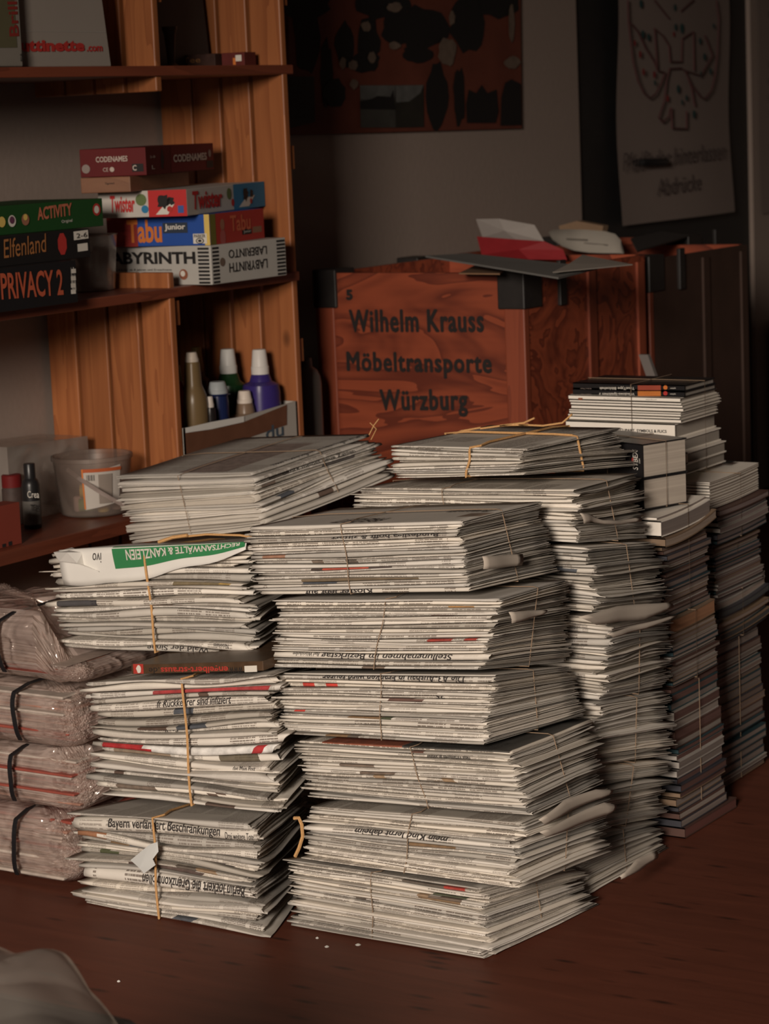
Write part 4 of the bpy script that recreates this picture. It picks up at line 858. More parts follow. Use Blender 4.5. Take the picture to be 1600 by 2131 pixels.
on_bucket(-.15, .9, .095, .102, P_('label_orange', (0.40, 0.09, 0.03)), 'orange_band'); on_bucket(-.17, -.13, .02, .102, OR, 'orange_band')
for k in range(6): on_bucket(-.05 + .035 * k, -.05 + .035 * k + .016 * (1 + k % 2) * .7, .078, .09, P_('label_grey', (0.12, 0.11, 0.1)), 'barcode', .0012)
on_bucket(.25, .62, .03, .09, P_('label_tan', (0.24, 0.20, 0.17)), 'text_block', .0010)
CH = [((-.03, .0), .02, (0.45, 0.32, 0.28)), ((-.008, .01), .024, (0.25, 0.33, 0.12)), ((.02, .018), .02, (0.60, 0.45, 0.14)), ((-.004, .012), .024, (0.58, 0.42, 0.10)), ((.045, -.01), .02, (0.45, 0.33, 0.28)), ((-.0, -.03), .02, (0.5, 0.4, 0.3))]
for k, ((a, c_), h_, col) in enumerate(CH):
    q = np.array((p[0], p[1], 0)) + ax * a + fw * c_; z0 = ZL + .006 + (.029 if k == 3 else 0)
    b = MB(); 
    if k in (1, 3): b.tube([(q[0] - .022 * ax[0], q[1] - .022 * ax[1], z0 + .0135), (q[0] + .022 * ax[0], q[1] + .022 * ax[1], z0 + .0135)], .0135, 14)
    else: b.lathe([(.011, 0), (.0125, .002), (.0125, h_ + .008), (.010, h_ + .011)], q[0], q[1], z0, 16)
    nm = ('pale pink chalk at the left in the bucket', 'green chalk lying in the bucket', 'yellow chalk standing in the bucket', 'yellow chalk lying on the green one in the bucket', 'pale pink chalk behind the bucket label', 'cream chalk at the back of the bucket')[k]
    tag(b.build('chalk_stick', flat('chalk_%d' % k, col, .95, .08), None), 'stick of ' + nm, 'chalk', 'sidewalk chalk in the bucket')

M_GLUE = flat('black_plastic', (0.014, 0.013, 0.014), 0.35)
p = onz(69, 1098, ZL); o = empty('glue_bottle', (p[0], p[1], ZL), 'black squeeze bottle with a label reading Crea on the lower shelf', 'bottle')
b = MB(); b.lathe([(.0165, 0), (.018, .002), (.018, .085), (.016, .094), (.0115, .099)], p[0], p[1], ZL, 28); bd = b.build('body', M_GLUE, o)
b = MB(); b.lathe([(.0115, .099), (.0115, .127), (.0105, .1285)], p[0], p[1], ZL, 24); b.build('cap', M_GLUE, o)
b = MB(); b.lathe([(.0183, .008), (.0183, .055)], p[0], p[1], ZL, 28, closed=True); b.build('label', P_('bottle_label', (0.11, 0.10, 0.09), var=.5, scale=80), o)
cyl = lambda px, py: onx(px, py, p[0] + .0165)
lettering('Crea', *F_(58, 1037, 78, 1036, 58, 1023) if False else (lambda a, c_, t: (a, c_ - a, np.array((0, 0, t[2] - a[2]))))(ony(58, 1036, p[1] - .0188), ony(82, 1036, p[1] - .0188), ony(58, 1022, p[1] - .0188)), W1, bd)
lettering('TEX', *(lambda a, c_, t: (a, c_ - a, np.array((0, 0, t[2] - a[2]))))(ony(64, 1062, p[1] - .0192), ony(84, 1062, p[1] - .0192), ony(64, 1050, p[1] - .0192)), K1, bd)
p = onz(30, 1090, ZL); o = empty('paint_jar', (p[0], p[1], ZL), 'dark jar with a red lid beside the black squeeze bottle on the lower shelf', 'jar')
b = MB(); b.lathe([(.020, 0), (.021, .002), (.021, .07), (.019, .075)], p[0], p[1], ZL, 28); b.build('body', P_('jar_dark', (0.06, 0.04, 0.035), var=.5, scale=60), o)
b = MB(); b.lathe([(.020, .075), (.020, .098), (.018, .1)], p[0], p[1], ZL, 28); b.build('lid', P_('jar_red', (0.13, 0.010, 0.010)), o)
p = onz(14, 1060, ZL); b = MB(); b.lathe([(.026, 0), (.027, .003), (.027, .11), (.02, .118), (.02, .128)], p[0] - .02, p[1] + .02, ZL, 28); tag(b.build('dark_bottle', M_GLUE, None), 'black stout bottle behind the jar with the red lid', 'bottle')
c = Carton('small_carton', 'small orange-red carton at the front left of the lower shelf', 'box', ZL, (-30, 1150), (-90, 1140), (46, 1128), (-30, 1062), llen=.04)
bd = c.body(P_('carton_orange', (0.20, 0.040, 0.026)), bevel=.001); c.rect('r', .62, .02, .72, .12, K1, bd); c.rect('r', .45, .02, .55, .1, K1, bd)
tub = onz(30, 1050, ZL); o = empty('clear_box', (tub[0] - .1, tub[1] + .05, ZL), 'clear plastic box standing behind the bottles at the wall', 'box')
b = MB(); x0, y0 = XA + .02, tub[1]; b.hexa([(x0, y0 - .2, ZL), (x0 + .13, y0 - .2, ZL), (x0 + .13, y0 + .05, ZL), (x0, y0 + .05, ZL), (x0, y0 - .2, ZL + .155), (x0 + .13, y0 - .2, ZL + .155), (x0 + .13, y0 + .05, ZL + .145), (x0, y0 + .05, ZL + .145)]); b.build('wall', FILM0, o)

# carton of paints between the two slatted panels
yc0, yc1 = yP1 + .021, yP2 - .007
xf = XS - .003
hA, hB = onx(376, 893, xf)[2], onx(600, 838, xf)[2]
o = empty('paint_carton', (xf - .14, (yc0 + yc1) / 2, ZL), 'white carton closed with brown tape holding paint bottles on the lower shelf', 'box')
b = MB(); th = .004
def wall(xa, ya, xb, yb, h0, h1):
    d = np.array((xb - xa, yb - ya, 0.)); d /= np.linalg.norm(d); n_ = np.array((-d[1], d[0], 0)) * th
    A, B = np.array((xa, ya, ZL + .001)), np.array((xb, yb, ZL + .001)); b.hexa([A, B, B + n_, A + n_, (*A[:2], h0), (*B[:2], h1), (*(B + n_)[:2], h1), (*(A + n_)[:2], h0)])
ym = onx(510, 870, xf)[1]; hM = onx(510, 866, xf)[2]
wall(xf, yc0, xf, ym, hA, hM); wall(xf, ym, xf, yc1, hM, hB); wall(xf, yc1, xf - .27, yc1, hB, hB); wall(xf - .27, yc1, xf - .27, yc0, hB, hA); wall(xf - .27, yc0, xf, yc0, hA, hA)
b.box((xf - .268, yc0 + .002, ZL + .001), (xf - .002, yc1 - .002, ZL + .004)); bd = b.build('body', M_CART, o)
def strip(pts, m, name, par, x):
    b = MB(); P = [(onx(*t, x), onx(*q, x)) for t, q in pts]; P = [tuple(np.array((v[0], min(max(v[1], yc0), yc1), v[2])) for v in pr_) for pr_ in P]; V = [v for pr_ in P for v in pr_]; b.add(V, [(2 * k, 2 * k + 1, 2 * k + 3, 2 * k + 2) for k in range(len(P) - 1)]); return b.build(name, m, par)
strip([((372, 904), (372, 948)), ((440, 894), (440, 936)), ((505, 879), (505, 915)), ((597, 842), (597, 884))], P_('brown_tape', (0.14, 0.062, 0.036), var=.25, rough=.3), 'brown_tape', bd, xf + .0014)
strip([((374, 893), (372, 904)), ((440, 878), (440, 893)), ((508, 866), (508, 878))], M_WHITEP, 'torn_flap', bd, xf + .002)
lettering('du', *Fx(xf + .001, (553, 916), (590, 906), (553, 888)), P_('print_steel', (0.06, 0.09, 0.12)), bd, bold=.01)
def bottle(label, px, py_top, py_sh, rpx, col, capcol, y, neck=.55, capfrac=.0, z0=None, jar=False, caps=None, nozz=False):
    """paint bottle; centre line at pixel px on the plane y, top at py_top, shoulder at py_sh, body half-width rpx pixels"""
    t = ony(px, py_top, y); s_ = ony(px, py_sh, y); e = ony(px + rpx, py_sh, y); r = (e[0] - s_[0]) * .86; z0 = ZL + .005 if z0 is None else z0
    hs, ht = s_[2] - z0, t[2] - z0
    for _ in range(3):   # keep it inside the carton
        if t[0] + r > xf - .006: y = min(y * (xf - .007 - r) / t[0], yc1 - .9 * r - .004); t = ony(px, py_top, y); s_ = ony(px, py_sh, y); r = (ony(px + rpx, py_sh, y)[0] - s_[0]) * .86; r = min(r, xf - .006 - t[0]) if t[0] < xf - .02 else r
    hs, ht = s_[2] - z0, t[2] - z0
    o = empty('paint_bottle', (t[0], y, z0), label, 'bottle', 'paint bottles in the white carton')
    nk = r * neck; hc = hs + (ht - hs) * capfrac
    b = MB(); b.lathe([(r * .9, 0), (r, .004), (r, hs * .92), (r * .93, hs), ((r * .93 + nk * 1.3) / 2, hs + .16 * (hc - hs)), (nk * 1.28, hs + .32 * (hc - hs)), (nk * 1.1, hc - .004), (nk, hc)], t[0], y, z0, 28); b.build('body', P_('paint_' + '%.3f' % col[0] + '%.3f' % col[2], col, rough=.3), o)
    b = MB(); pr_ = caps or [(nk * 1.02, hc), (nk * 1.02, hc + (ht - hc) * .3), (nk * .96, hc + (ht - hc) * .32), (nk * .78, ht - .002), (nk * .7, ht)]
    b.lathe(pr_, t[0], y, z0, 24); b.build('cap', P_('cap_' + '%.2f' % capcol[0] + '%.2f' % capcol[2], capcol, rough=.4), o)
yb = yc0 + .09
bottle('violet paint bottle with a tall white cap, right end of the paint carton', 539, 727, 800, 38, (0.035, 0.022, 0.13), (0.60, 0.57, 0.54), yc1 - .065, .46, .30)
bottle('dark green paint bottle with a tall white cap behind the blue jar', 473, 726, 800, 33, (0.010, 0.035, 0.012), (0.50, 0.49, 0.47), yc1 - .065, .52, .32)
bottle('olive sand paint bottle with a long tapered yellowish neck', 398, 733, 823, 27, (0.13, 0.085, 0.04), (0.42, 0.36, 0.30), yb, .5, .78)
bottle('red paint bottle at the left edge of the paint carton, half hidden by a slat', 366, 760, 815, 20, (0.20, 0.010, 0.012), (0.28, 0.22, 0.08), yb - .02, .5, .4)
bottle('dull brown bottle with an ochre cap behind the olive bottle', 408, 722, 790, 25, (0.05, 0.02, 0.015), (0.17, 0.11, 0.04), yc1 - .06, .5, .25)
bottle('dark blue paint jar with a wide grey-blue lid', 452, 794, 822, 20, (0.010, 0.016, 0.06), (0.30, 0.32, 0.33), yb + .08, .98, .12)
bottle('small black bottle with a white cap next to the olive bottle', 436, 825, 850, 11, (0.015, 0.012, 0.012), (0.48, 0.43, 0.39), yb + .02, .7, .10)
bottle('beige paint bottle with a short cream cap at the front of the paint carton', 508, 813, 868, 36, (0.18, 0.12, 0.08), (0.60, 0.52, 0.45), yb + .07, .42, .54)

# grey canister between shelf and crate
p = ony(640, 800, 4.57); z = ony(645, 763, 4.57)[2]
b = MB(); r = .032; b.lathe([(r * .95, 0), (r, .004), (r, z - .04), (r * .93, z - .022), (r * .72, z - .008), (r * .4, z), (r * .35, z + .02)], p[0], p[1], 0, 32)
tag(b.build('canister', flat('grey_canister', (0.10, 0.095, 0.085), .35), None), 'slim grey canister with a rounded shoulder between the shelf and the crate', 'canister')

# ------------------------------------------------------------------ removal crates
W_CRATE = wood('crate_ply', (0.32, 0.068, 0.028), (0.13, 0.025, 0.012), axis=0, rough=0.45, knots=False, grain=.42, fig=.95, dist=1.5, stretch=3.0)
W_RAIL = wood('crate_rail', (0.27, 0.060, 0.026), (0.15, 0.03, 0.014), axis=2, rough=0.5, knots=False)
M_IRON_SHADE = flat('dark_iron_and_shade', (0.018, 0.015, 0.014), .5, .3, 60)  # iron of fittings and latches; also the painted shade on the third crate's side
def crate(label, y0, x0, x1, z1, dep, name='moving_crate', side=None):
    o = empty(name, ((x0 + x1) / 2, y0 + dep / 2, 0), label, 'crate', 'wooden removal crates')
    t = .018
    b = MB(); b.box((x0 + .05, y0 + .004, .02), (x1 - .05, y0 + t, z1 - .004)); fp = b.build('front_panel', W_CRATE, o, bevel=.001)
    b = MB(); b.box((x0, y0, 0), (x0 + .052, y0 + t + .004, z1)); b.build('corner_post', W_RAIL, o, bevel=.003)
    b = MB(); b.box((x1 - .052, y0, 0), (x1, y0 + t + .004, z1)); b.build('corner_post', W_RAIL, o, bevel=.003)
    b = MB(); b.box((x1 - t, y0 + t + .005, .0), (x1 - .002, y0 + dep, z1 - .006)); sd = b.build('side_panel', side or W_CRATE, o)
    b = MB(); b.box((x0 + .002, y0 + t + .005, .0), (x0 + t, y0 + dep, z1 - .006)); b.build('side_panel', W_CRATE, o)
    b = MB(); b.box((x0 + t, y0 + dep - t, .0), (x1 - t, y0 + dep, z1 - .004)); b.build('back_panel', W_CRATE, o)
    b = MB(); b.box((x0 + t, y0 + t, z1 - .06), (x1 - t, y0 + dep - t, z1 - .05)); b.build('lid', W_RAIL, o)
    for xa, xb in ((x0 - .003, x0 + .062), (x1 - .066, x1 + .003)):
        b = MB(); b.box((xa, y0 - .003, z1 - .085), (xb, y0 + .08, z1 + .004))
        b.build('corner_fitting', M_IRON_SHADE, o, bevel=.003)
    b = MB(); ys = y0 + .16; b.box((x1 - .004, ys, z1 - .09), (x1 + .006, ys + .03, z1 + .012)); b.build('latch', M_IRON_SHADE, o, bevel=.002)
    for ys in ((y0 + .3, y0 + dep - .05) if dep > .3 else ()):
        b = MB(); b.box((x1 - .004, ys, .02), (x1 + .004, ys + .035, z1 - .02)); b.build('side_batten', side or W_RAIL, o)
    return o, fp
YC = 4.70
a, c_ = ony(652, 562, YC), ony(1088, 567, YC); X0, X1, Z1 = a[0], c_[0], (a[2] + c_[2]) / 2
cr, fp = crate('reddish wooden removal crate with black stencilled lettering Möbeltransporte Würzburg', YC, X0, X1, Z1, .60)
M_STEN = flat('stencil_black', (0.014, 0.010, 0.009), .6, .3, 90)
def Fy(y, a, c_, t_): p, q, r = ony(*a, y), ony(*c_, y), ony(*t_, y); return p, q - p, np.array((0, 0, r[2] - p[2]))
for txt, a, c_, t_ in (('Wilhelm Krauss', (729, 690), (1006, 690), (729, 646)), ('Möbeltransporte', (724, 783), (1023, 788), (724, 733)), ('Würzburg', (793, 866), (973, 866), (793, 812)), ('5', (722, 623), (733, 623), (722, 604))):
    lettering(txt, *Fy(YC + .003, a, c_, t_), M_STEN, fp, 'stencil_lettering', bold=.0, space=1.12, thicken=.0021, lift=.0008)
YC2 = 5.34
a, c_ = ony(812, 524, YC2), ony(1350, 547, YC2)
cr2, _f = crate('second wooden removal crate behind the lettered one, only its top rail and right edge showing', YC2, max(a[0], XA + .01), c_[0], c_[2] + .012, .58, side=flat('crate_side_shade', (0.05, 0.026, 0.018), .6, .3, 12))  # right side is the same wood; its shade is put into the darker colour
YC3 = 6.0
c_ = ony(1432, 494, YC3); cr3, _f = crate('third wooden removal crate at the back beside the dark door', YC3, XA + .06, c_[0], c_[2], .10, side=M_IRON_SHADE)  # wooden side in near-black: shade painted in, no iron panel there
# things on the crates
def slab(name, label, cat, pts, th, m, group=None, parent=None):
    """thin rigid sheet: four corners (px,py,y)"""
    P = [ony(*q) for q in pts]; n_ = np.cross(P[1] - P[0], P[3] - P[0]); n_ /= np.linalg.norm(n_); n_ *= (1 if n_[2] > 0 else -1)
    b = MB(); b.hexa([p - n_ * th for p in P] + P); o = b.build(name, m, parent)
    if label: tag(o, label, cat, group)
    return o
zt_ = Z1
b = MB(); P = [(-3.11, 4.82), (-2.70, 4.74), (-2.665, 5.06), (-3.02, 5.16)]
P = [onz(885, 532, Z1 + .028), onz(1162, 577, Z1 + .012), onz(1245, 556, Z1 + .012), onz(975, 527, Z1 + .028)]
b.hexa([q - (0, 0, .004) for q in P] + P); tag(b.build('grey_board', flat('grey_cardboard', (0.17, 0.165, 0.155), .8, .05), None), 'grey cardboard sheet lying slantwise across the lettered crate', 'cardboard')
b = MB(); P = [onz(1150, 566, Z1 + .020), onz(1316, 550, Z1 + .014), onz(1212, 530, Z1 + .024), onz(1185, 548, Z1 + .024)]
b.hexa([q - (0, 0, .002) for q in P] + P); tag(b.build('envelope', flat('pale_paper', (0.36, 0.32, 0.28), .8, .05), None), 'pale paper envelope at the right rear of the grey cardboard sheet', 'envelope')
b = MB(); P = [onz(955, 568, Z1 + .002), onz(1040, 569, Z1 + .002), onz(1060, 556, Z1 + .002), onz(990, 551, Z1 + .002)]
b.hexa([q - (0, 0, .003) for q in P] + P); tag(b.build('brown_paper', flat('brown_paper', (0.20, 0.11, 0.06), .8, .1), None), 'brown paper poking out under the grey cardboard sheet', 'paper')
# red and white paper bag
yb_ = 5.2
bag = empty('paper_bag', ony(1080, 540, yb_), 'red and white paper bag lying open on the crates', 'bag')
def crump(name, pts, m, par, dy=.03, th=.02, seed=0, y=yb_):
    R = np.random.RandomState(seed); P = [ony(px, py, y + dyy) for px, py, dyy in pts]; b = MB(); ctr = sum(P) / len(P) + np.array((0, th, 0)); n_ = len(P)
    b.add(list(P) + [ctr + np.array((0, .012, 0)), ctr - np.array((0, 2 * th, 0))], [(k, (k + 1) % n_, n_ + 1) for k in range(n_)] + [((k + 1) % n_, k, n_) for k in range(n_)]); return b.build(name, m, par)
crump('white_flap', [(990, 456, .02), (1038, 455, .0), (1112, 468, .01), (1132, 502, 0), (1075, 500, .0), (1004, 494, .02)], flat('bag_white', (0.30, 0.27, 0.25), .7, .05), bag, seed=1)
crump('red_body', [(992, 492, .01), (1070, 498, -.015), (1132, 502, 0), (1172, 520, .01), (1180, 541, 0), (1100, 540, -.02), (1002, 530, .0)], flat('bag_red', (0.25, 0.018, 0.022), .5, .15), bag, th=.03, seed=2)
# stack of curling sheets and a tan folder on the second crate
ys_ = 5.62
sh = empty('paper_stack', ony(1230, 520, ys_), 'pile of curling printed sheets on the second crate', 'papers')
b = MB(); V = []; n_ = 12
prof = [(1140, 483), (1152, 478), (1180, 477), (1220, 478), (1258, 481), (1280, 487), (1292, 500), (1300, 524)]
low = [(1150, 498), (1170, 512), (1195, 521), (1225, 525), (1250, 526), (1275, 526), (1290, 526), (1298, 527)]
for (q, w_) in zip(prof, low): V += [ony(*w_, ys_), ony(*q, ys_ + .06), ony(q[0], q[1] + 1, ys_ + .25)]
Fc = []
for k in range(len(prof) - 1):
    for j in range(2): Fc.append((3 * k + j, 3 * (k + 1) + j, 3 * (k + 1) + j + 1, 3 * k + j + 1))
b.add(V, Fc, True); s_ = b.build('sheet', flat('sheet_paper', (0.32, 0.29, 0.25), .8, .05), sh); sm_ = s_.modifiers.new('thick', 'SOLIDIFY'); sm_.thickness = .002
for a, c_ in (((1178, 499), (1222, 501)), ((1215, 508), (1265, 512)), ((1230, 517), (1252, 519))):
    p, q = ony(*a, ys_ + .022), ony(*c_, ys_ + .022); b = MB(); b.poly([p, q, q + (0, 0, .004), p + (0, 0, .004)]); b.build('printed_line', P_('line_grey', (0.12, 0.105, 0.09)), s_)
b = MB(); P = [ony(1163, 470, ys_ + .2), ony(1200, 460, ys_ + .2), ony(1255, 470, ys_ + .2), ony(1252, 488, ys_ + .2), ony(1165, 486, ys_ + .2)]
b.add(P + [q + (0, .03, 0) for q in P], [(4, 3, 2, 1, 0), (5, 6, 7, 8, 9)] + [(k, (k + 1) % 5, 5 + (k + 1) % 5, 5 + k) for k in range(5)]); tag(b.build('folder', flat('tan_card', (0.22, 0.14, 0.085), .8, .1), None), 'tan cardboard folder standing behind the curling sheets', 'folder')
b = MB(); P0 = [onz(1326, 522, .955), onz(1437, 489, .955), onz(1375, 481, .962), onz(1312, 496, .962)]
b.hexa([q - (0, 0, .004) for q in P0] + P0); tag(b.build('dark_board', flat('dark_board', (0.035, 0.03, 0.028), .7), None), 'dark board lying flat on the rearmost crate', 'board')
b = MB(); p, q = ony(1358, 795, 4.75), ony(1338, 738, 4.78); d_ = (q - p); b.hexa([p + s_ * np.array((.012, 0, 0)) + t_ for t_ in (np.zeros(3) - d_ * 9.3, d_) for s_ in (-1, 1, 1, -1)][:0] or [p - d_ * 8.9 + v for v in ((-.011, 0, 0), (.011, 0, 0), (.011, .012, 0), (-.011, .012, 0))] + [q + v for v in ((-.011, 0, 0), (.011, 0, 0), (.011, .012, 0), (-.011, .012, 0))])
tag(b.build('metal_strut', flat('grey_metal', (0.16, 0.14, 0.13), .5), None), 'thin grey metal strut leaning behind the book pile', 'strut')
b = MB(); b.box((XA + .02, 7.66, 0), (XA + .5, 8.5, .575)); tag(b.build('cabinet', M_BLACK, None, bevel=.01), 'low black cabinet in the dark corner past the door', 'cabinet')

# ------------------------------------------------------------------ tied books and magazines on the right
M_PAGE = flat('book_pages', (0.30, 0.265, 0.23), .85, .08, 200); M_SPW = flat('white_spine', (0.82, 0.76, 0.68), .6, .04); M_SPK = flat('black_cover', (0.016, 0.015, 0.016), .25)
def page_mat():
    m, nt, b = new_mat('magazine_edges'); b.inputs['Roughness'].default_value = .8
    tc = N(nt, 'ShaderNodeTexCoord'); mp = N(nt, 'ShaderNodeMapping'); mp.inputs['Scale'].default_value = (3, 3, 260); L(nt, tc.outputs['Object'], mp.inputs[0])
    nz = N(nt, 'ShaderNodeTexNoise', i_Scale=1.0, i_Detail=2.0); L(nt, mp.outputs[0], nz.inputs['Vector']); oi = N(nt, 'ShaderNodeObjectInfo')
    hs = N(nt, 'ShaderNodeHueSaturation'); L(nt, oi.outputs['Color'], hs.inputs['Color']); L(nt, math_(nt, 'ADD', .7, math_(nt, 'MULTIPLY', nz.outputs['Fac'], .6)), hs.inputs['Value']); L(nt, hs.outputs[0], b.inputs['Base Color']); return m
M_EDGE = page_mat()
def book(root, x0, x1, y0, y1, z0, z1, cover, page=None, soft=False, sag=0.0, lab=None, name='book', col=(0.25, 0.21, 0.18), yaw=0.0):
    """spine towards the camera (-Y), page block showing on the right"""
    t = min(.0022, (z1 - z0) * .16); page = page or M_PAGE; cx, cy = x1, y0; ca, sa = math.cos(yaw), math.sin(yaw)
    rot = lambda P: [(cx + (p[0] - cx) * ca - (p[1] - cy) * sa, cy + (p[0] - cx) * sa + (p[1] - cy) * ca, p[2]) for p in P]
    n_ = 10; b = MB()
    def zz(y): v = (y - y0) / (y1 - y0); return sag * (v * v - .35 * v) * 4 * .25
    def strip_(xa, xb, za, zb_, ya, yb2):
        V = []
        for k in range(n_ + 1):
            y = ya + (yb2 - ya) * k / n_; s_ = zz(y); V += [(xa, y, za + s_), (xb, y, za + s_), (xb, y, zb_ + s_), (xa, y, zb_ + s_)]
        F_ = [(3, 2, 1, 0), tuple(4 * n_ + k for k in range(4))]
        for k in range(n_):
            for j in range(4): F_.append((4 * k + j, 4 * k + (j + 1) % 4, 4 * (k + 1) + (j + 1) % 4, 4 * (k + 1) + j))
        return rot(V), F_
    for q in (strip_(x0, x1, z0, z0 + t, y0, y1), strip_(x0, x1, z1 - t, z1, y0, y1), strip_(x0, x1, z0, z1, y0, y0 + .0015)): b.add(*q)
    cv = b.build(name, cover, root, lab); b = MB(); b.add(*strip_(x0 + .001, x1 - (.0006 if soft else .0035), z0 + t, z1 - t, y0 + .001, y1 - .001)); pg = b.build('page_block', page, cv); pg.color = (*col, 1)
    return cv
def Pz(px, py, y): return ony(px, py, y)
GB = 'tied bundles of books and magazines on the right'
def string(root, x0, x1, y0, y1, z0, z1, fx=.5, fy=.5, g=.003, yaw=0.0):
    ca, sa = math.cos(yaw), math.sin(yaw); rt_ = lambda P: [(x1 + (p[0] - x1) * ca - (p[1] - y0) * sa, y0 + (p[0] - x1) * sa + (p[1] - y0) * ca, p[2]) for p in P]
    t = MB(); xm, ym = x0 + (x1 - x0) * fx, y0 + (y1 - y0) * fy
    t.tube(rt_([(xm, y0 - g, z0 + .001), (xm, y0 - g, z1 + .001), (xm, y1 + g, z1 + .001), (xm, y1 + g, z0 + .001)]), .0008, 5, closed=True)
    t.tube(rt_([(x0 - g, ym, z0 + .001), (x1 + g, ym, z0 + .001), (x1 + g, ym, z1 + .001), (x0 - g, ym, z1 + .001)]), .0008, 5, closed=True); t.build('twine', M_TWINE, root)
# upper book bundle: front plane y = 4.12
yu = 4.12; xR = ony(1418, 850, yu)[0]; xL = ony(1186, 850, yu)[0]; yuB = onx(1497, 815, xR)[1]
zT = ony(1300, 795 + 6, yu)[2]; zB_ = ony(1420, 985, yu)[2]
ub = empty('book_bundle', ((xL + xR) / 2, (yu + yuB) / 2, zB_), 'tied books high on the right: two black spines above slim white ones', 'books', GB)
spec = [(801.5, 814.5, 'k', 'Fonts'), (814.5, 826.5, 'k', 'W'), (826, 836, 'w', 0), (836.5, 841, 'w', 0), (841.5, 847, 'w', 0), (847.5, 855, 'w', 0), (856, 859.5, 'w', 0), (860, 865, 'w', 0), (866, 870.5, 'w', 0), (871, 879, 'w', 0), (880, 911, 'W', 0), (911, 938, 'W', 0), (938, 962, 'W', 0), (962, 984, 'W', 0)]
R_ = np.random.RandomState(8); books = []
for k, (pa, pb, kind, _t) in enumerate(spec):
    z1_, z0_ = ony(1330, pa, yu)[2], ony(1330, pb, yu)[2] + .0004
    dx = 0 if kind == 'k' else R_.uniform(-.006, .006); xr = xR + dx + (-.013 if k == 10 else (-.004 + .004 * (k - 10) if k > 10 else 0)); ye = yuB + R_.uniform(-.006, .006) + (.008 if k > 9 else -.012 * (2 - k) / 2 if k < 2 else 0) - (.012 if kind == 'k' else 0)
    cv = book(ub, xL + dx - (.008 if kind == 'W' else 0), xr, yu + R_.uniform(0, .003) + (.012 if kind == 'k' else 0), ye, z0_, z1_, M_SPK if kind == 'k' else M_SPW, lab=('black spine with an orange block' if k < 2 else None)); books.append((cv, z0_, z1_, xr, cv))
def spine_words(txt, y, a, c_, t_, m, par, **kw): lettering(txt, *Fy(y - .0008, a, c_, t_), m, par, lift=0.0, **kw)
for k, (tx, yy) in enumerate((('TrueType Bibliothek', 811), ('Windows-Spielchen 3', 823))):
    par = books[k][0]; ys2 = yu + .0117
    spine_words(tx, ys2, (1247, yy), (1320, yy), (1247, yy - 7), W1, par, flip=True, bold=.01); spine_words('Robert Meyer', ys2, (1207, yy - 1), (1230, yy - 1), (1207, yy - 4), P_('print_grey', (0, 0, 0)), par, flip=True)
    for (a0, a1, m) in ((1327, 1375, P_('block_rust', (0.30, 0.06, 0.035), var=.3) if k == 0 else P_('block_orange', (0.46, 0.15, 0.035), var=.2)), ):
        o_, ux, uy = Fy(ys2 - .0008, (a0, yy + 1), (a1, yy + 1), (a0, yy - 9)); b = MB(); b.poly([o_, o_ + ux, o_ + ux + uy, o_ + uy]); b.build('spine_block', m, par)
    o_, ux, uy = Fy(ys2 - .0009, (1380, yy), (1389, yy), (1380, yy - 9)); b = MB(); b.poly([o_ + ux * (.5 + .5 * math.cos(t * .52)) + uy * (.5 + .5 * math.sin(t * .52)) for t in range(12)]); b.build('spine_spot', OR if k == 0 else RD, par)
    spine_words('sybex', ys2, (1394, yy - 1), (1406, yy - 1), (1394, yy - 5), W1, par, flip=True)
spine_words('Das Programm-Buch', yu + .002, (1256, 832), (1292, 832), (1256, 829), P_('label_grey', (0, 0, 0)), books[2][0]); spine_words('Handbuch', yu + .002, (1344, 833), (1366, 833), (1344, 830), P_('label_grey', (0, 0, 0)), books[2][0])
o_, ux, uy = Fy(yu - .0006, (1203, 832), (1212, 832), (1203, 828)); b = MB(); b.poly([o_, o_ + ux, o_ + ux + uy, o_ + uy]); b.build('spine_block', P_('print_brown', (0, 0, 0)), books[2][0])
spine_words('CD-ROM CLIPART, SYMBOLS & FLICS', yu - .001, (1256, 898), (1387, 902), (1256, 891), K1, books[10][0], bold=.02)
string(ub, xL, xR + .006, yu, yuB, ony(1330, 984, yu)[2], ony(1330, 801, yu)[2], .55, .5)

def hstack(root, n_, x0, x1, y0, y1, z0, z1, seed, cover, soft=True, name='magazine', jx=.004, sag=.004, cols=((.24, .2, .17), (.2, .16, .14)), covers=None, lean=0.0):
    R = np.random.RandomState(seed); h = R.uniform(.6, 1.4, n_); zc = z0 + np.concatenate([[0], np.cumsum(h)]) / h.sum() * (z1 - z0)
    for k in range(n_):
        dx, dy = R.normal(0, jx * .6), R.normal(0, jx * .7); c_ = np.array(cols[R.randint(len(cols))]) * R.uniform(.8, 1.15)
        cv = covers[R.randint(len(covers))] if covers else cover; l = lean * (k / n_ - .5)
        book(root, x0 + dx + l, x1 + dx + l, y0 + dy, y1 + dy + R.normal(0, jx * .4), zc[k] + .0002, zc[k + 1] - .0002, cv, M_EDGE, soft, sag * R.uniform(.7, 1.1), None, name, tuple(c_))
MC = [flat('mag_cover_%d' % k, c_, .45, .1) for k, c_ in enumerate([(0.30, .27, .24), (0.10, .055, .045), (0.05, .05, .06), (.22, .15, .1), (.38, .35, .32), (.03, .06, .07)])]
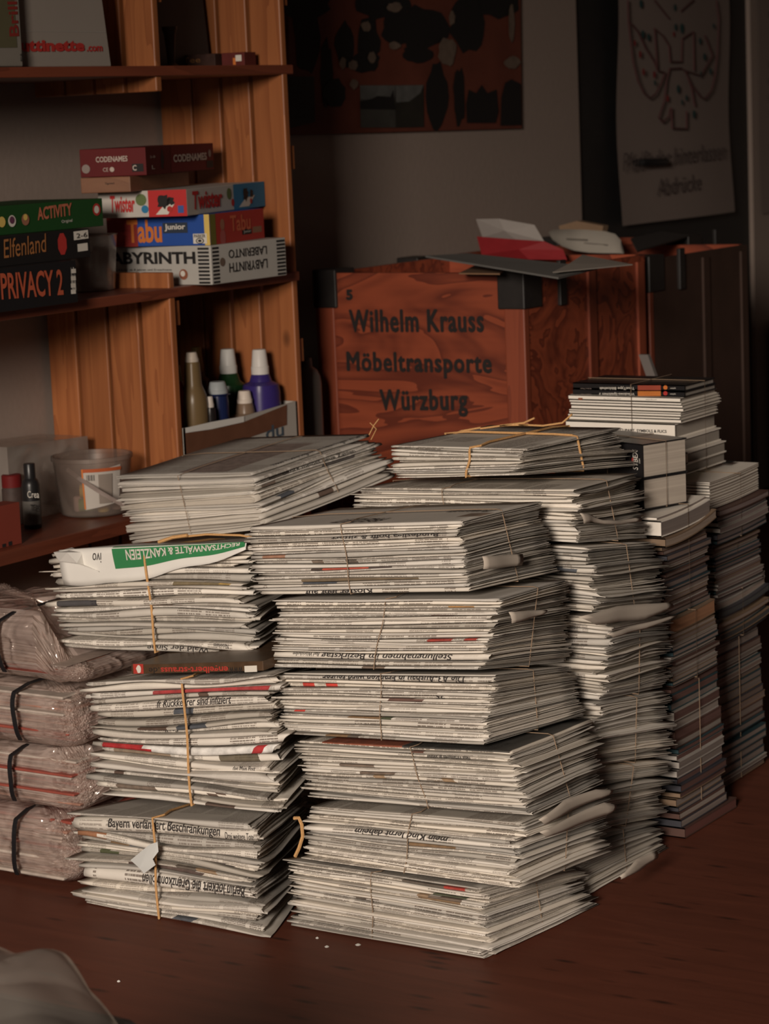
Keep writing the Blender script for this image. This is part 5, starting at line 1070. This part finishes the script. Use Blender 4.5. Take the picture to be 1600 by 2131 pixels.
# column under it (front): black thick books, white thick ones, a curved magazine, tied magazines
ys1 = 3.83; xs1 = ony(1338, 1000, ys1)[0]; SY = math.radians(-20); lo_, hi_ = 0.05, .4
for _ in range(30):
    mid = (lo_ + hi_) / 2; lo_, hi_ = (mid, hi_) if proj((xs1 - math.sin(SY) * mid, ys1 + math.cos(SY) * mid, .66))[0] < 1430 else (lo_, mid)
ysB = ys1 + lo_
zA = ony(1338, 925, ys1)[2]; zm = ony(1338, 997, ys1)[2]; zb2 = ony(1338, 1062, ys1)[2]
sb = empty('book_bundle', (xs1 - .12, (ys1 + ysB) / 2, zb2), 'tied pair of very thick black books reading SYBEX beside the rear pile', 'books', GB)
for k, (z0_, z1_) in enumerate(((zm + .0005, zA), (zb2, zm))):
    cv = book(sb, xs1 - .235, xs1, ys1, ysB, z0_, z1_, M_SPK, M_EDGE, lab=None, col=(.40, .345, .29), yaw=SY)
    if k == 0:
        du = np.array((-math.cos(SY), -math.sin(SY), 0)); nn = np.array((math.sin(SY), -math.cos(SY), 0)) * .0012; E0 = np.array((xs1, ys1, 0)) + nn
        zc_ = (z0_ + z1_) / 2
        lettering('SYBEX', E0 + du * .011 + (0, 0, zc_ - .016), np.array((0, 0, .036)), du * .013, W1, cv, lift=.0, bold=.01, shear=.1)
        lettering('2084', E0 + du * .005 + (0, 0, zc_ - .004), np.array((0, 0, .009)), du * .0035, W1, cv, lift=0.0)
        p_ = E0 + du * .024 + (0, 0, zc_ + .001); b = MB(); b.poly([p_ + du * .003 * math.cos(t * .6) + np.array((0, 0, .0045 * math.sin(t * .6))) for t in range(10)]); b.build('red_mark', RD, cv)
string(sb, xs1 - .235, xs1, ys1, ysB, zb2, zA, .62, .5, yaw=SY)
yw = 3.80; xw = ony(1375, 1090, yw)[0]
mb_ = empty('magazine_bundle', (xw - .11, yw + .13, ony(1375, 1245, yw)[2]), 'tied dark-edged magazines topped by two thick white-spined books, under the SYBEX books', 'magazines', GB)
ywB = onx(1478, 1080, xw)[1]
zq = [zb2 - .002, ony(1375, 1085, yw)[2], ony(1375, 1118, yw)[2], ony(1375, 1140, yw)[2]]
book(mb_, xw - .24, xw - .008, yw, ywB, zq[1] + .0005, zq[0] - .004, M_SPW, M_EDGE, True, .012, 'thick white-spined book', col=(.22, .18, .16)); book(mb_, xw - .24, xw, yw, ywB, zq[2], zq[1], M_SPW, M_EDGE, True, .014, 'thick white-spined book', col=(.22, .18, .16))
book(mb_, xw - .235, xw + .005, yw + .005, ywB + .015, zq[3], zq[2] - .003, MC[3], M_EDGE, True, .03, 'wavy magazine jutting out at the back', 'magazine', (.30, .23, .18))
zr = [ony(1372, 1300, yw)[2], ony(1380, 1440, yw)[2], 0.002]
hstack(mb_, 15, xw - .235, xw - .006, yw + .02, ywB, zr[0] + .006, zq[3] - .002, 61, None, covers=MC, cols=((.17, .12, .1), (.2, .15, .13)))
string(mb_, xw - .235, xw - .003, yw + .02, ywB, zr[0] + .006, zb2, .5, .5)
m2 = empty('magazine_bundle', (xw - .11, yw + .13, zr[1]), 'tied magazines with a tan edge on top, mid-height right of the newspaper piles', 'magazines', GB)
book(m2, xw - .22, xw + .004, yw + .02, ywB + .003, zr[0] - .022, zr[0] + .004, MC[3], M_EDGE, True, .008, None, 'magazine', (.34, .17, .09))
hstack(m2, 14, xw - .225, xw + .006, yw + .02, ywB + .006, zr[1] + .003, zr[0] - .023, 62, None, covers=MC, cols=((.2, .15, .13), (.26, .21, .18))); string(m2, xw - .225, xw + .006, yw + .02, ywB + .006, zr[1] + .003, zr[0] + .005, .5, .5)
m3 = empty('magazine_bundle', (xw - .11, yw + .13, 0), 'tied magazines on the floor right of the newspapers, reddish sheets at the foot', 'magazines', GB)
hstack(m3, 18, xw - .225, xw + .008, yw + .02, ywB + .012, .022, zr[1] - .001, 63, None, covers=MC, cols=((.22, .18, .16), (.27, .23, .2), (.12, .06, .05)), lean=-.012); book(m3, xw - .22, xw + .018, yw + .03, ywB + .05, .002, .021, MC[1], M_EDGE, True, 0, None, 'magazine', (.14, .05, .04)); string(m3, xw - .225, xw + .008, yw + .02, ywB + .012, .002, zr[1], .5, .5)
# rearmost column
yr = 4.13; xr_ = ony(1476, 1010, yr)[0]; yrB = onx(1578, 985, xr_)[1]
zs = [ony(1476, 1003, yr)[2], ony(1476, 1062, yr)[2], ony(1476, 1135, yr)[2], ony(1470, 1245, yr)[2], ony(1475, 1345, yr)[2], 0.002]
q1 = empty('magazine_bundle', (xr_ - .1, (yr + yrB) / 2, zs[2]), 'tied white-spined magazines on top of the rearmost pile at the right', 'magazines', GB)
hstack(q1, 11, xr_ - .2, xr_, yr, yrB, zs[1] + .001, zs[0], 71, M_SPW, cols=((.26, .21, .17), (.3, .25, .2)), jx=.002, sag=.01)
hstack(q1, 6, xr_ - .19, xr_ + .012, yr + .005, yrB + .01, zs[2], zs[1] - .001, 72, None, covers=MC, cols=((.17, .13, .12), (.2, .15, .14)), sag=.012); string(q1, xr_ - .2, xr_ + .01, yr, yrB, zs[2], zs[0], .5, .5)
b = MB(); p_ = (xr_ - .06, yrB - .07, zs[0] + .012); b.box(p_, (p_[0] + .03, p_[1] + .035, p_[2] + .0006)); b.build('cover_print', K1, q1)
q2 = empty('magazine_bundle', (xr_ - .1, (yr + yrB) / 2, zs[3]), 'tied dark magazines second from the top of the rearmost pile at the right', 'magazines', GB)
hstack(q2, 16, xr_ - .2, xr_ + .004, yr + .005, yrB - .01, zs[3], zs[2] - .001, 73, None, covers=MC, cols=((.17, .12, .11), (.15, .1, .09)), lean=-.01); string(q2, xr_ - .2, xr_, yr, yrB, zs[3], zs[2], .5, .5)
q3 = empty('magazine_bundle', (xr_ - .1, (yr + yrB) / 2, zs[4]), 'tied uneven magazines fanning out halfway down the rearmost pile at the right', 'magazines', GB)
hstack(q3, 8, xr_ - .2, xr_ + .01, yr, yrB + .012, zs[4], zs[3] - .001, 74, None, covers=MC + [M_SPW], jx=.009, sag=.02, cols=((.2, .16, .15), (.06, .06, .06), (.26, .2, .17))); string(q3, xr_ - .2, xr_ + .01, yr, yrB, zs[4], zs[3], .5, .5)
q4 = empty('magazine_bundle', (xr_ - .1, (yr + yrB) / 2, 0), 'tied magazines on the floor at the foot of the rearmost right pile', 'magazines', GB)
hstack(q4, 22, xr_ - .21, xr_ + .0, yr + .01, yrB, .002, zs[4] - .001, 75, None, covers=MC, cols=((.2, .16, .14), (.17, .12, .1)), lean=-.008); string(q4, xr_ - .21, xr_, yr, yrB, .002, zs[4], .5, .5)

# ------------------------------------------------------------------ film-wrapped magazine bundles at the left
FILM2 = film('pinkish_film', (0.72, 0.58, 0.52), 0.46, 0.16, 0.9, 26.0, .95)
M_STRAP = flat('black_strap', (0.012, 0.012, 0.014), .4)
def wrapped(label, x0, x1, y0, y1, z0, z1, seed, strap_px, n_=15, notch=None):
    R = np.random.RandomState(seed); o = empty('wrapped_bundle', ((x0 + x1) / 2, (y0 + y1) / 2, z0), label, 'magazines', 'film-wrapped magazine bundles at the left')
    zc = np.linspace(z0 + .014, (notch[1] if notch else z1) - .016, n_ + 1)
    for k in range(n_):
        dx, dy = R.normal(0, .004), R.normal(0, .003); col = [(.30, .07, .05), (.42, .35, .31), (.36, .19, .14), (.46, .39, .34), (.36, .28, .24)][R.randint(5)]
        ex = .020 + .014 * math.sin(k * 1.1 + seed)
        b = MB(); b.box((x0 + .03 + dx, y0 + ex + dy, zc[k] + .0005), (x1 - .034 + dx, y1 - .03 + dy, zc[k + 1] - .0005)); b.build('magazine', flat('wrapped_%d_%d' % (seed, k), col, .5, .5, 40), o, bevel=.0025)
    nu, nv = 150, 64; V = []
    k1 = R.uniform(0, 6.28, 14); fr = R.normal(0, 1, (14, 3)); fr /= np.linalg.norm(fr, axis=1)[:, None]; fr *= R.uniform(14, 60, 14)[:, None]
    for j in range(nv + 1):
        v = j / nv; zz = z0 + (z1 - z0) * v; pole = math.sin(math.pi * v) ** .12 if 0 < v < 1 else 0.0
        for i in range(nu):
            a = 2 * math.pi * i / nu; c_, s_ = math.cos(a), math.sin(a); e = .16
            ux = math.copysign(abs(c_) ** e, c_); uy = math.copysign(abs(s_) ** e, s_)
            x = (x0 + x1) / 2 + ux * (x1 - x0) / 2 * pole; y = (y0 + y1) / 2 + uy * (y1 - y0) / 2 * pole
            zt0 = zz
            if notch: zz = z0 + (zz - z0) * (1 - (1 - (notch[1] - .012 - z0) / (z1 - z0)) * min(1, max(0, (x + .02 - notch[0]) / .05)))
            q = np.array((x, y, zz)); d_ = 0.0
            for w_ in range(14): d_ += (1 - 2 * abs(math.sin(fr[w_].dot(q) + k1[w_] + .8 * math.sin(17 * zz + w_)))) / (1 + w_ * .35)
            g = max(-.014, min(.030, .0050 * d_ + .005 * math.sin(11 * x + 23 * zz + seed) + .0014 * (1 - 2 * abs(math.sin(83 * x + 47 * zz + 2 * math.sin(21 * zz + seed) + 60 * y))) + .0010 * (1 - 2 * abs(math.sin(141 * zz - 77 * x + 2 * math.sin(17 * x)))))); g += R.normal(0, .0011); V.append((x + g * ux, y + g * uy, max(z0 + .001, min(zz + g * .6, z1 + .001 if not notch else zz + .004)))); zz = zt0
    b = MB(); b.add(V, [(j * nu + i, j * nu + (i + 1) % nu, (j + 1) * nu + (i + 1) % nu, (j + 1) * nu + i) for j in range(nv) for i in range(nu)], False); b.build('plastic_film', FILM2, o, autosmooth=False)
    xs_ = ony(strap_px, 1500, y0)[0]; b = MB(); g = .012
    P = [(xs_ + .004 * math.sin(3 * t / 8 + seed), y0 - g + .010 * abs(t / 4 - 1) ** 3, z0 + .016 + (z1 - z0 - .03) * t / 8) for t in range(9)] + [(xs_ + .003, y0 + .03, z1 - .004), (xs_, y1 - .03, z1 - .004)]
    for q, w_ in zip(P[:-1], P[1:]):
        q, w_ = np.array(q), np.array(w_); a_ = np.array((.0042, 0, 0)); n3 = np.cross(a_, w_ - q); n3 = n3 / np.linalg.norm(n3) * .0012
        b.hexa([q - a_ - n3, q + a_ - n3, q + a_ + n3, q - a_ + n3, w_ - a_ - n3, w_ + a_ - n3, w_ + a_ + n3, w_ - a_ + n3])
    b.build('strap', M_STRAP, o)
    return o
ywp = 3.105; hz_ = [0.002] + [ony(60, py, ywp)[2] for py in (1690, 1560, 1425, 1285)]
xr4 = [ony(px, 1600, ywp)[0] for px in (148, 170, 168, 170)]
wrapped('film-wrapped magazine bundle on the floor at the left edge, lowest of its pile', xr4[0] - .42, xr4[0], ywp, ywp + .28, hz_[0], hz_[1] - .002, 81, 18)
wrapped('film-wrapped magazine bundle second from the bottom at the left edge, orange-red cover showing', xr4[1] - .42, xr4[1], ywp + .005, ywp + .28, hz_[1], hz_[2] - .002, 82, 20)
wrapped('film-wrapped magazine bundle third from the bottom at the left edge, hazy with folds', xr4[2] - .42, xr4[2], ywp, ywp + .28, hz_[2], hz_[3] - .002, 83, 38)
wrapped('film-wrapped magazine bundle at the top of the pile at the left edge', xr4[3] - .42, xr4[3], ywp + .01, ywp + .28, hz_[3], hz_[4], 84, 16, notch=(ony(70, 1350, ywp)[0], ony(150, 1374, ywp)[2]))

# crumpled clear film over a parcel, very near at the lower left
FILM3 = film('clear_crumpled_film', (0.34, 0.30, 0.265), 0.30, 0.22, .9, 5.0, .8)
pt = ony(70, 2000, 1.75); pr2 = ony(222, 2131, 1.75)
near = empty('wrapped_parcel', (pr2[0] - .24, 1.85, 0), 'parcel under crumpled clear film at the lower left corner, near the camera', 'parcel')
x1_ = pr2[0] + .0; zt5 = pt[2] - .015
b = MB(); b.box((x1_ - .34, 1.70, 0.0), (x1_ - .07, 1.90, zt5 - .09)); b.build('parcel', flat('parcel_grey', (0.07, 0.06, 0.055), .7, .3, 14), near, bevel=.02)
R_ = np.random.RandomState(93); nu, nv = 160, 80; V = []
k1 = R_.uniform(0, 6.28, 12); fr = R_.normal(0, 1, (12, 3)); fr /= np.linalg.norm(fr, axis=1)[:, None]; fr *= R_.uniform(8, 34, 12)[:, None]
cx5 = x1_ - .175
for j in range(nv + 1):
    v = j / nv
    for i in range(nu):
        a = 2 * math.pi * i / nu; c_, s_ = math.cos(a), math.sin(a); e = .62
        ux = math.copysign(abs(c_) ** e, c_); uy = math.copysign(abs(s_) ** e, s_)
        rr = min(1, v / .62) ** .62; drop = .135 * (v / .62) ** 2.1 if v < .62 else .135 + (zt5 - .137) * (v - .62) / .38
        q = np.array((cx5 + ux * .165 * rr, 1.80 + uy * .11 * rr, zt5 - drop)); d_ = 0.0
        for w_ in range(12): d_ += (1 - 2 * abs(math.sin(fr[w_].dot(q) + k1[w_]))) / (1 + w_ * .3)
        g = max(-.025, min(.025, .010 * d_)); n5 = np.array((ux * rr, uy * rr, max(0, 1 - v * 1.5))); n5 /= np.linalg.norm(n5) + 1e-6
        q = q + n5 * g; V.append((q[0], q[1], max(.002, q[2])))
b = MB(); b.add(V, [(j * nu + i, j * nu + (i + 1) % nu, (j + 1) * nu + (i + 1) % nu, (j + 1) * nu + i) for j in range(nv) for i in range(nu)], True); b.build('plastic_film', FILM3, near, autosmooth=False)

# ------------------------------------------------------------------ small things at the front
# white sheet with a green band over the left pile's top bundle
B3 = LF3; V = []; nxs, nss = 26, 12
for i in range(nxs + 1):
    u = i / nxs; x = .030 + u * (B3.W - .034); hang = .014 + .050 * max(0.0, 1 - max(0, u - .30) / .70) ** .9 + .0025 * math.sin(17 * u)
    for j in range(nss + 1):
        t_ = j / nss
        if t_ < .5: y = .09 * (1 - t_ / .5) - .008 * (t_ / .5); z = B3.H + .006 + .003 * math.sin(6 * u) * (1 - t_)
        else: k = (t_ - .5) / .5; y = -.010 - .004 * math.sin(3 * k + 5 * u); z = B3.H + .006 - hang * k
        V.append(B3.w(x, y, z))
b = MB(); fq = [(i * (nss + 1) + j, i * (nss + 1) + j + 1, (i + 1) * (nss + 1) + j + 1, (i + 1) * (nss + 1) + j) for i in range(nxs) for j in range(nss)]; b.add(V, fq, True)
sh_ = b.build('cover_sheet', M_WHITEP, B3.root, 'white printed sheet with a green band', autosmooth=False); so = sh_.modifiers.new('thick', 'SOLIDIFY'); so.thickness = .0006; so.offset = -1
def on_sheet(u, t_, lift):
    i = min(nxs - 1, max(0, int(u * nxs))); j = min(nss - 1, max(0, int(t_ * nss))); a, c_ = u * nxs - i, t_ * nss - j; g = lambda p, q: np.array(V[p * (nss + 1) + q])
    P_0, P_1, P_2, P_3 = g(i, j), g(i + 1, j), g(i + 1, j + 1), g(i, j + 1); n_ = np.cross(P_2 - P_0, P_1 - P_3); n_ = n_ / np.linalg.norm(n_); n_ *= 1 if n_[2] - n_[1] > 0 else -1
    return (1 - a) * (1 - c_) * P_0 + a * (1 - c_) * P_1 + a * c_ * P_2 + (1 - a) * c_ * P_3 + n_ * lift
b = MB(); VV = [on_sheet(.30 + .695 * i / 40, .46 + .34 * j / 12, .0008) for i in range(41) for j in range(13)]; b.add(VV, [(i * 13 + j, i * 13 + j + 1, (i + 1) * 13 + j + 1, (i + 1) * 13 + j) for i in range(40) for j in range(12)], True); gb_ = b.build('green_band', M_GREENP, sh_, autosmooth=False)
G, Fc, _ = fine_glyphs('RECHTSANWÄLTE & KANZLEIEN', .02, .1)
b = MB(); b.add([on_sheet(.37 + (1 - gx) * .60, .53 + gy * .19, .0016) for gx, gy in G], Fc); b.build('lettering', W1, gb_, autosmooth=False)
G, Fc, _ = glyphs('ivo', 0, .3); b = MB(); b.add([on_sheet(.19 + (1 - gx) * .05, .56 + gy * .14, .001) for gx, gy in G], Fc); b.build('lettering', M_INK, sh_, autosmooth=False)
# crumpled tuft at its left end
R_ = np.random.RandomState(5); P = []
for px, py, dy in ((112, 1150, 0), (150, 1140, .02), (172, 1150, -.01), (185, 1180, 0), (205, 1190, -.015), (160, 1172, -.03), (125, 1168, -.02), (140, 1150, -.035), (118, 1160, -.01)): P.append(ony(px, py, 3.20 + dy))
b = MB(); b.add(P, [(0, 7, 8), (0, 1, 7), (1, 2, 7), (7, 2, 5), (2, 3, 5), (3, 4, 5), (7, 5, 6), (8, 7, 6), (0, 8, 6)]); tf = b.build('crumpled_corner', M_WHITEP, B3.root); so = tf.modifiers.new('thick', 'SOLIDIFY'); so.thickness = .0008
# catalogue between the middle and the top bundle of the left pile
yk = 3.10; a, c_ = ony(274, 1403, yk), ony(548, 1396, yk); zt6 = ony(300, 1379, yk)[2]
z0k = max(a[2], c_[2]) - .003
ct = empty('catalogue', ((a[0] + c_[0]) / 2, yk + .1, z0k), 'thick dark catalogue with a red web address on its spine, wedged in the left pile', 'catalogue')
b = MB(); b.hexa([(a[0], yk, a[2]), (c_[0], yk, c_[2] - .0), (c_[0], yk + .2, c_[2]), (a[0], yk + .2, a[2]), (a[0], yk, a[2] + .016), (c_[0], yk, c_[2] + .016), (c_[0], yk + .2, c_[2] + .016), (a[0], yk + .2, a[2] + .016)]); bd = b.build('body', flat('catalogue_spine', (0.07, 0.04, 0.022), .4, .6, 40), ct, bevel=.001)
F3 = lambda a, c_, t_: Fy(yk - .0006, a, c_, t_)
lettering('www.', *F3((475, 1400), (505, 1399), (475, 1388)), K1, bd, lift=0, flip=True); lettering('engelbert-strauss', *F3((335, 1402), (475, 1400), (335, 1385)), P_('print_scarlet', (0.38, 0.04, 0.03)), bd, lift=0, flip=True, bold=.02); lettering('.de', *F3((310, 1402), (332, 1401), (310, 1390)), K1, bd, lift=0, flip=True)
for q, m in ((((278, 1402), (299, 1402), (278, 1382)), P_('print_scarlet', (0, 0, 0))), (((509, 1399), (535, 1398), (509, 1386)), W1)):
    o_, ux, uy = F3(*q); b = MB(); b.poly([o_, o_ + ux, o_ + ux + uy, o_ + uy]); b.build('printed_field', m, bd)
o_, ux, uy = Fy(yk - .0012, (283, 1401), (295, 1401), (283, 1384)); b = MB(); b.poly([o_ + ux * (.5 + .5 * math.cos(k * .6) * (.8 + .2 * math.sin(3 * k))) + uy * (.5 + .5 * math.sin(k * .6)) for k in range(10)]); b.build('printed_emblem', W1, bd)
# scrap of white tape under the jute of the lowest left bundle
P = [ony(272, 1790, 3.045), ony(312, 1757, 3.045), ony(328, 1752, 3.045), ony(330, 1772, 3.045), ony(318, 1788, 3.042), ony(324, 1800, 3.04), ony(300, 1818, 3.04), ony(290, 1806, 3.04)]
b = MB(); b.add(P, [tuple(range(8))]); tp = b.build('tape_scrap', flat('pale_tape', (0.56, 0.57, 0.56), .4, .04), LF1.root, 'scrap of pale tape'); so = tp.modifiers.new('thick', 'SOLIDIFY'); so.thickness = .0006
# loose end of jute at the right of the same bundle
b = MB(); b.tube([ony(px, py, 3.16) for px, py in ((612, 1703), (622, 1702), (628, 1716), (630, 1740), (622, 1765), (614, 1782))], .0032, 6); b.build('jute_end', M_JUTE, LF1.root)
b = MB(); b.tube([ony(px, py, 3.21) for px, py in ((345, 1122), (372, 1118), (430, 1112), (500, 1114), (524, 1118))], .0020, 6); b.tube([ony(px, py, 3.205) for px, py in ((330, 1128), (360, 1118), (390, 1114))], .003, 6); b.build('jute_end', M_JUTE, B3.root)
b = MB(); b.tube([ony(px, py, 3.8) for px, py in ((768, 905), (778, 885), (788, 872))], .0012, 5); b.tube([ony(px, py, 3.8) for px, py in ((772, 915), (783, 893), (770, 880))], .001, 5); b.build('string_end', M_JUTE, LB1.root)
# paper crumbs on the floor
for k, (px, py) in enumerate(((680, 1970), (745, 1966), (660, 1952), (247, 2042))):
    p_ = onz(px, py, .001); b = MB(); r = (.004, .005, .003, .003)[k]; b.lathe([(r * .8, 0), (r, .001), (r * .5, .0025), (.0002, .003)], p_[0], p_[1], 0.0, 7)
    tag(b.build('paper_crumb', M_WHITEP, None), ('tiny paper crumb on the floor left of the larger one, before the front pile', 'larger tiny paper crumb on the floor before the front pile', 'tiny paper crumb on the floor near the gap between the front piles', 'lone paper crumb on the open floor near the lower left corner')[k], 'crumb', 'paper crumbs on the floor')
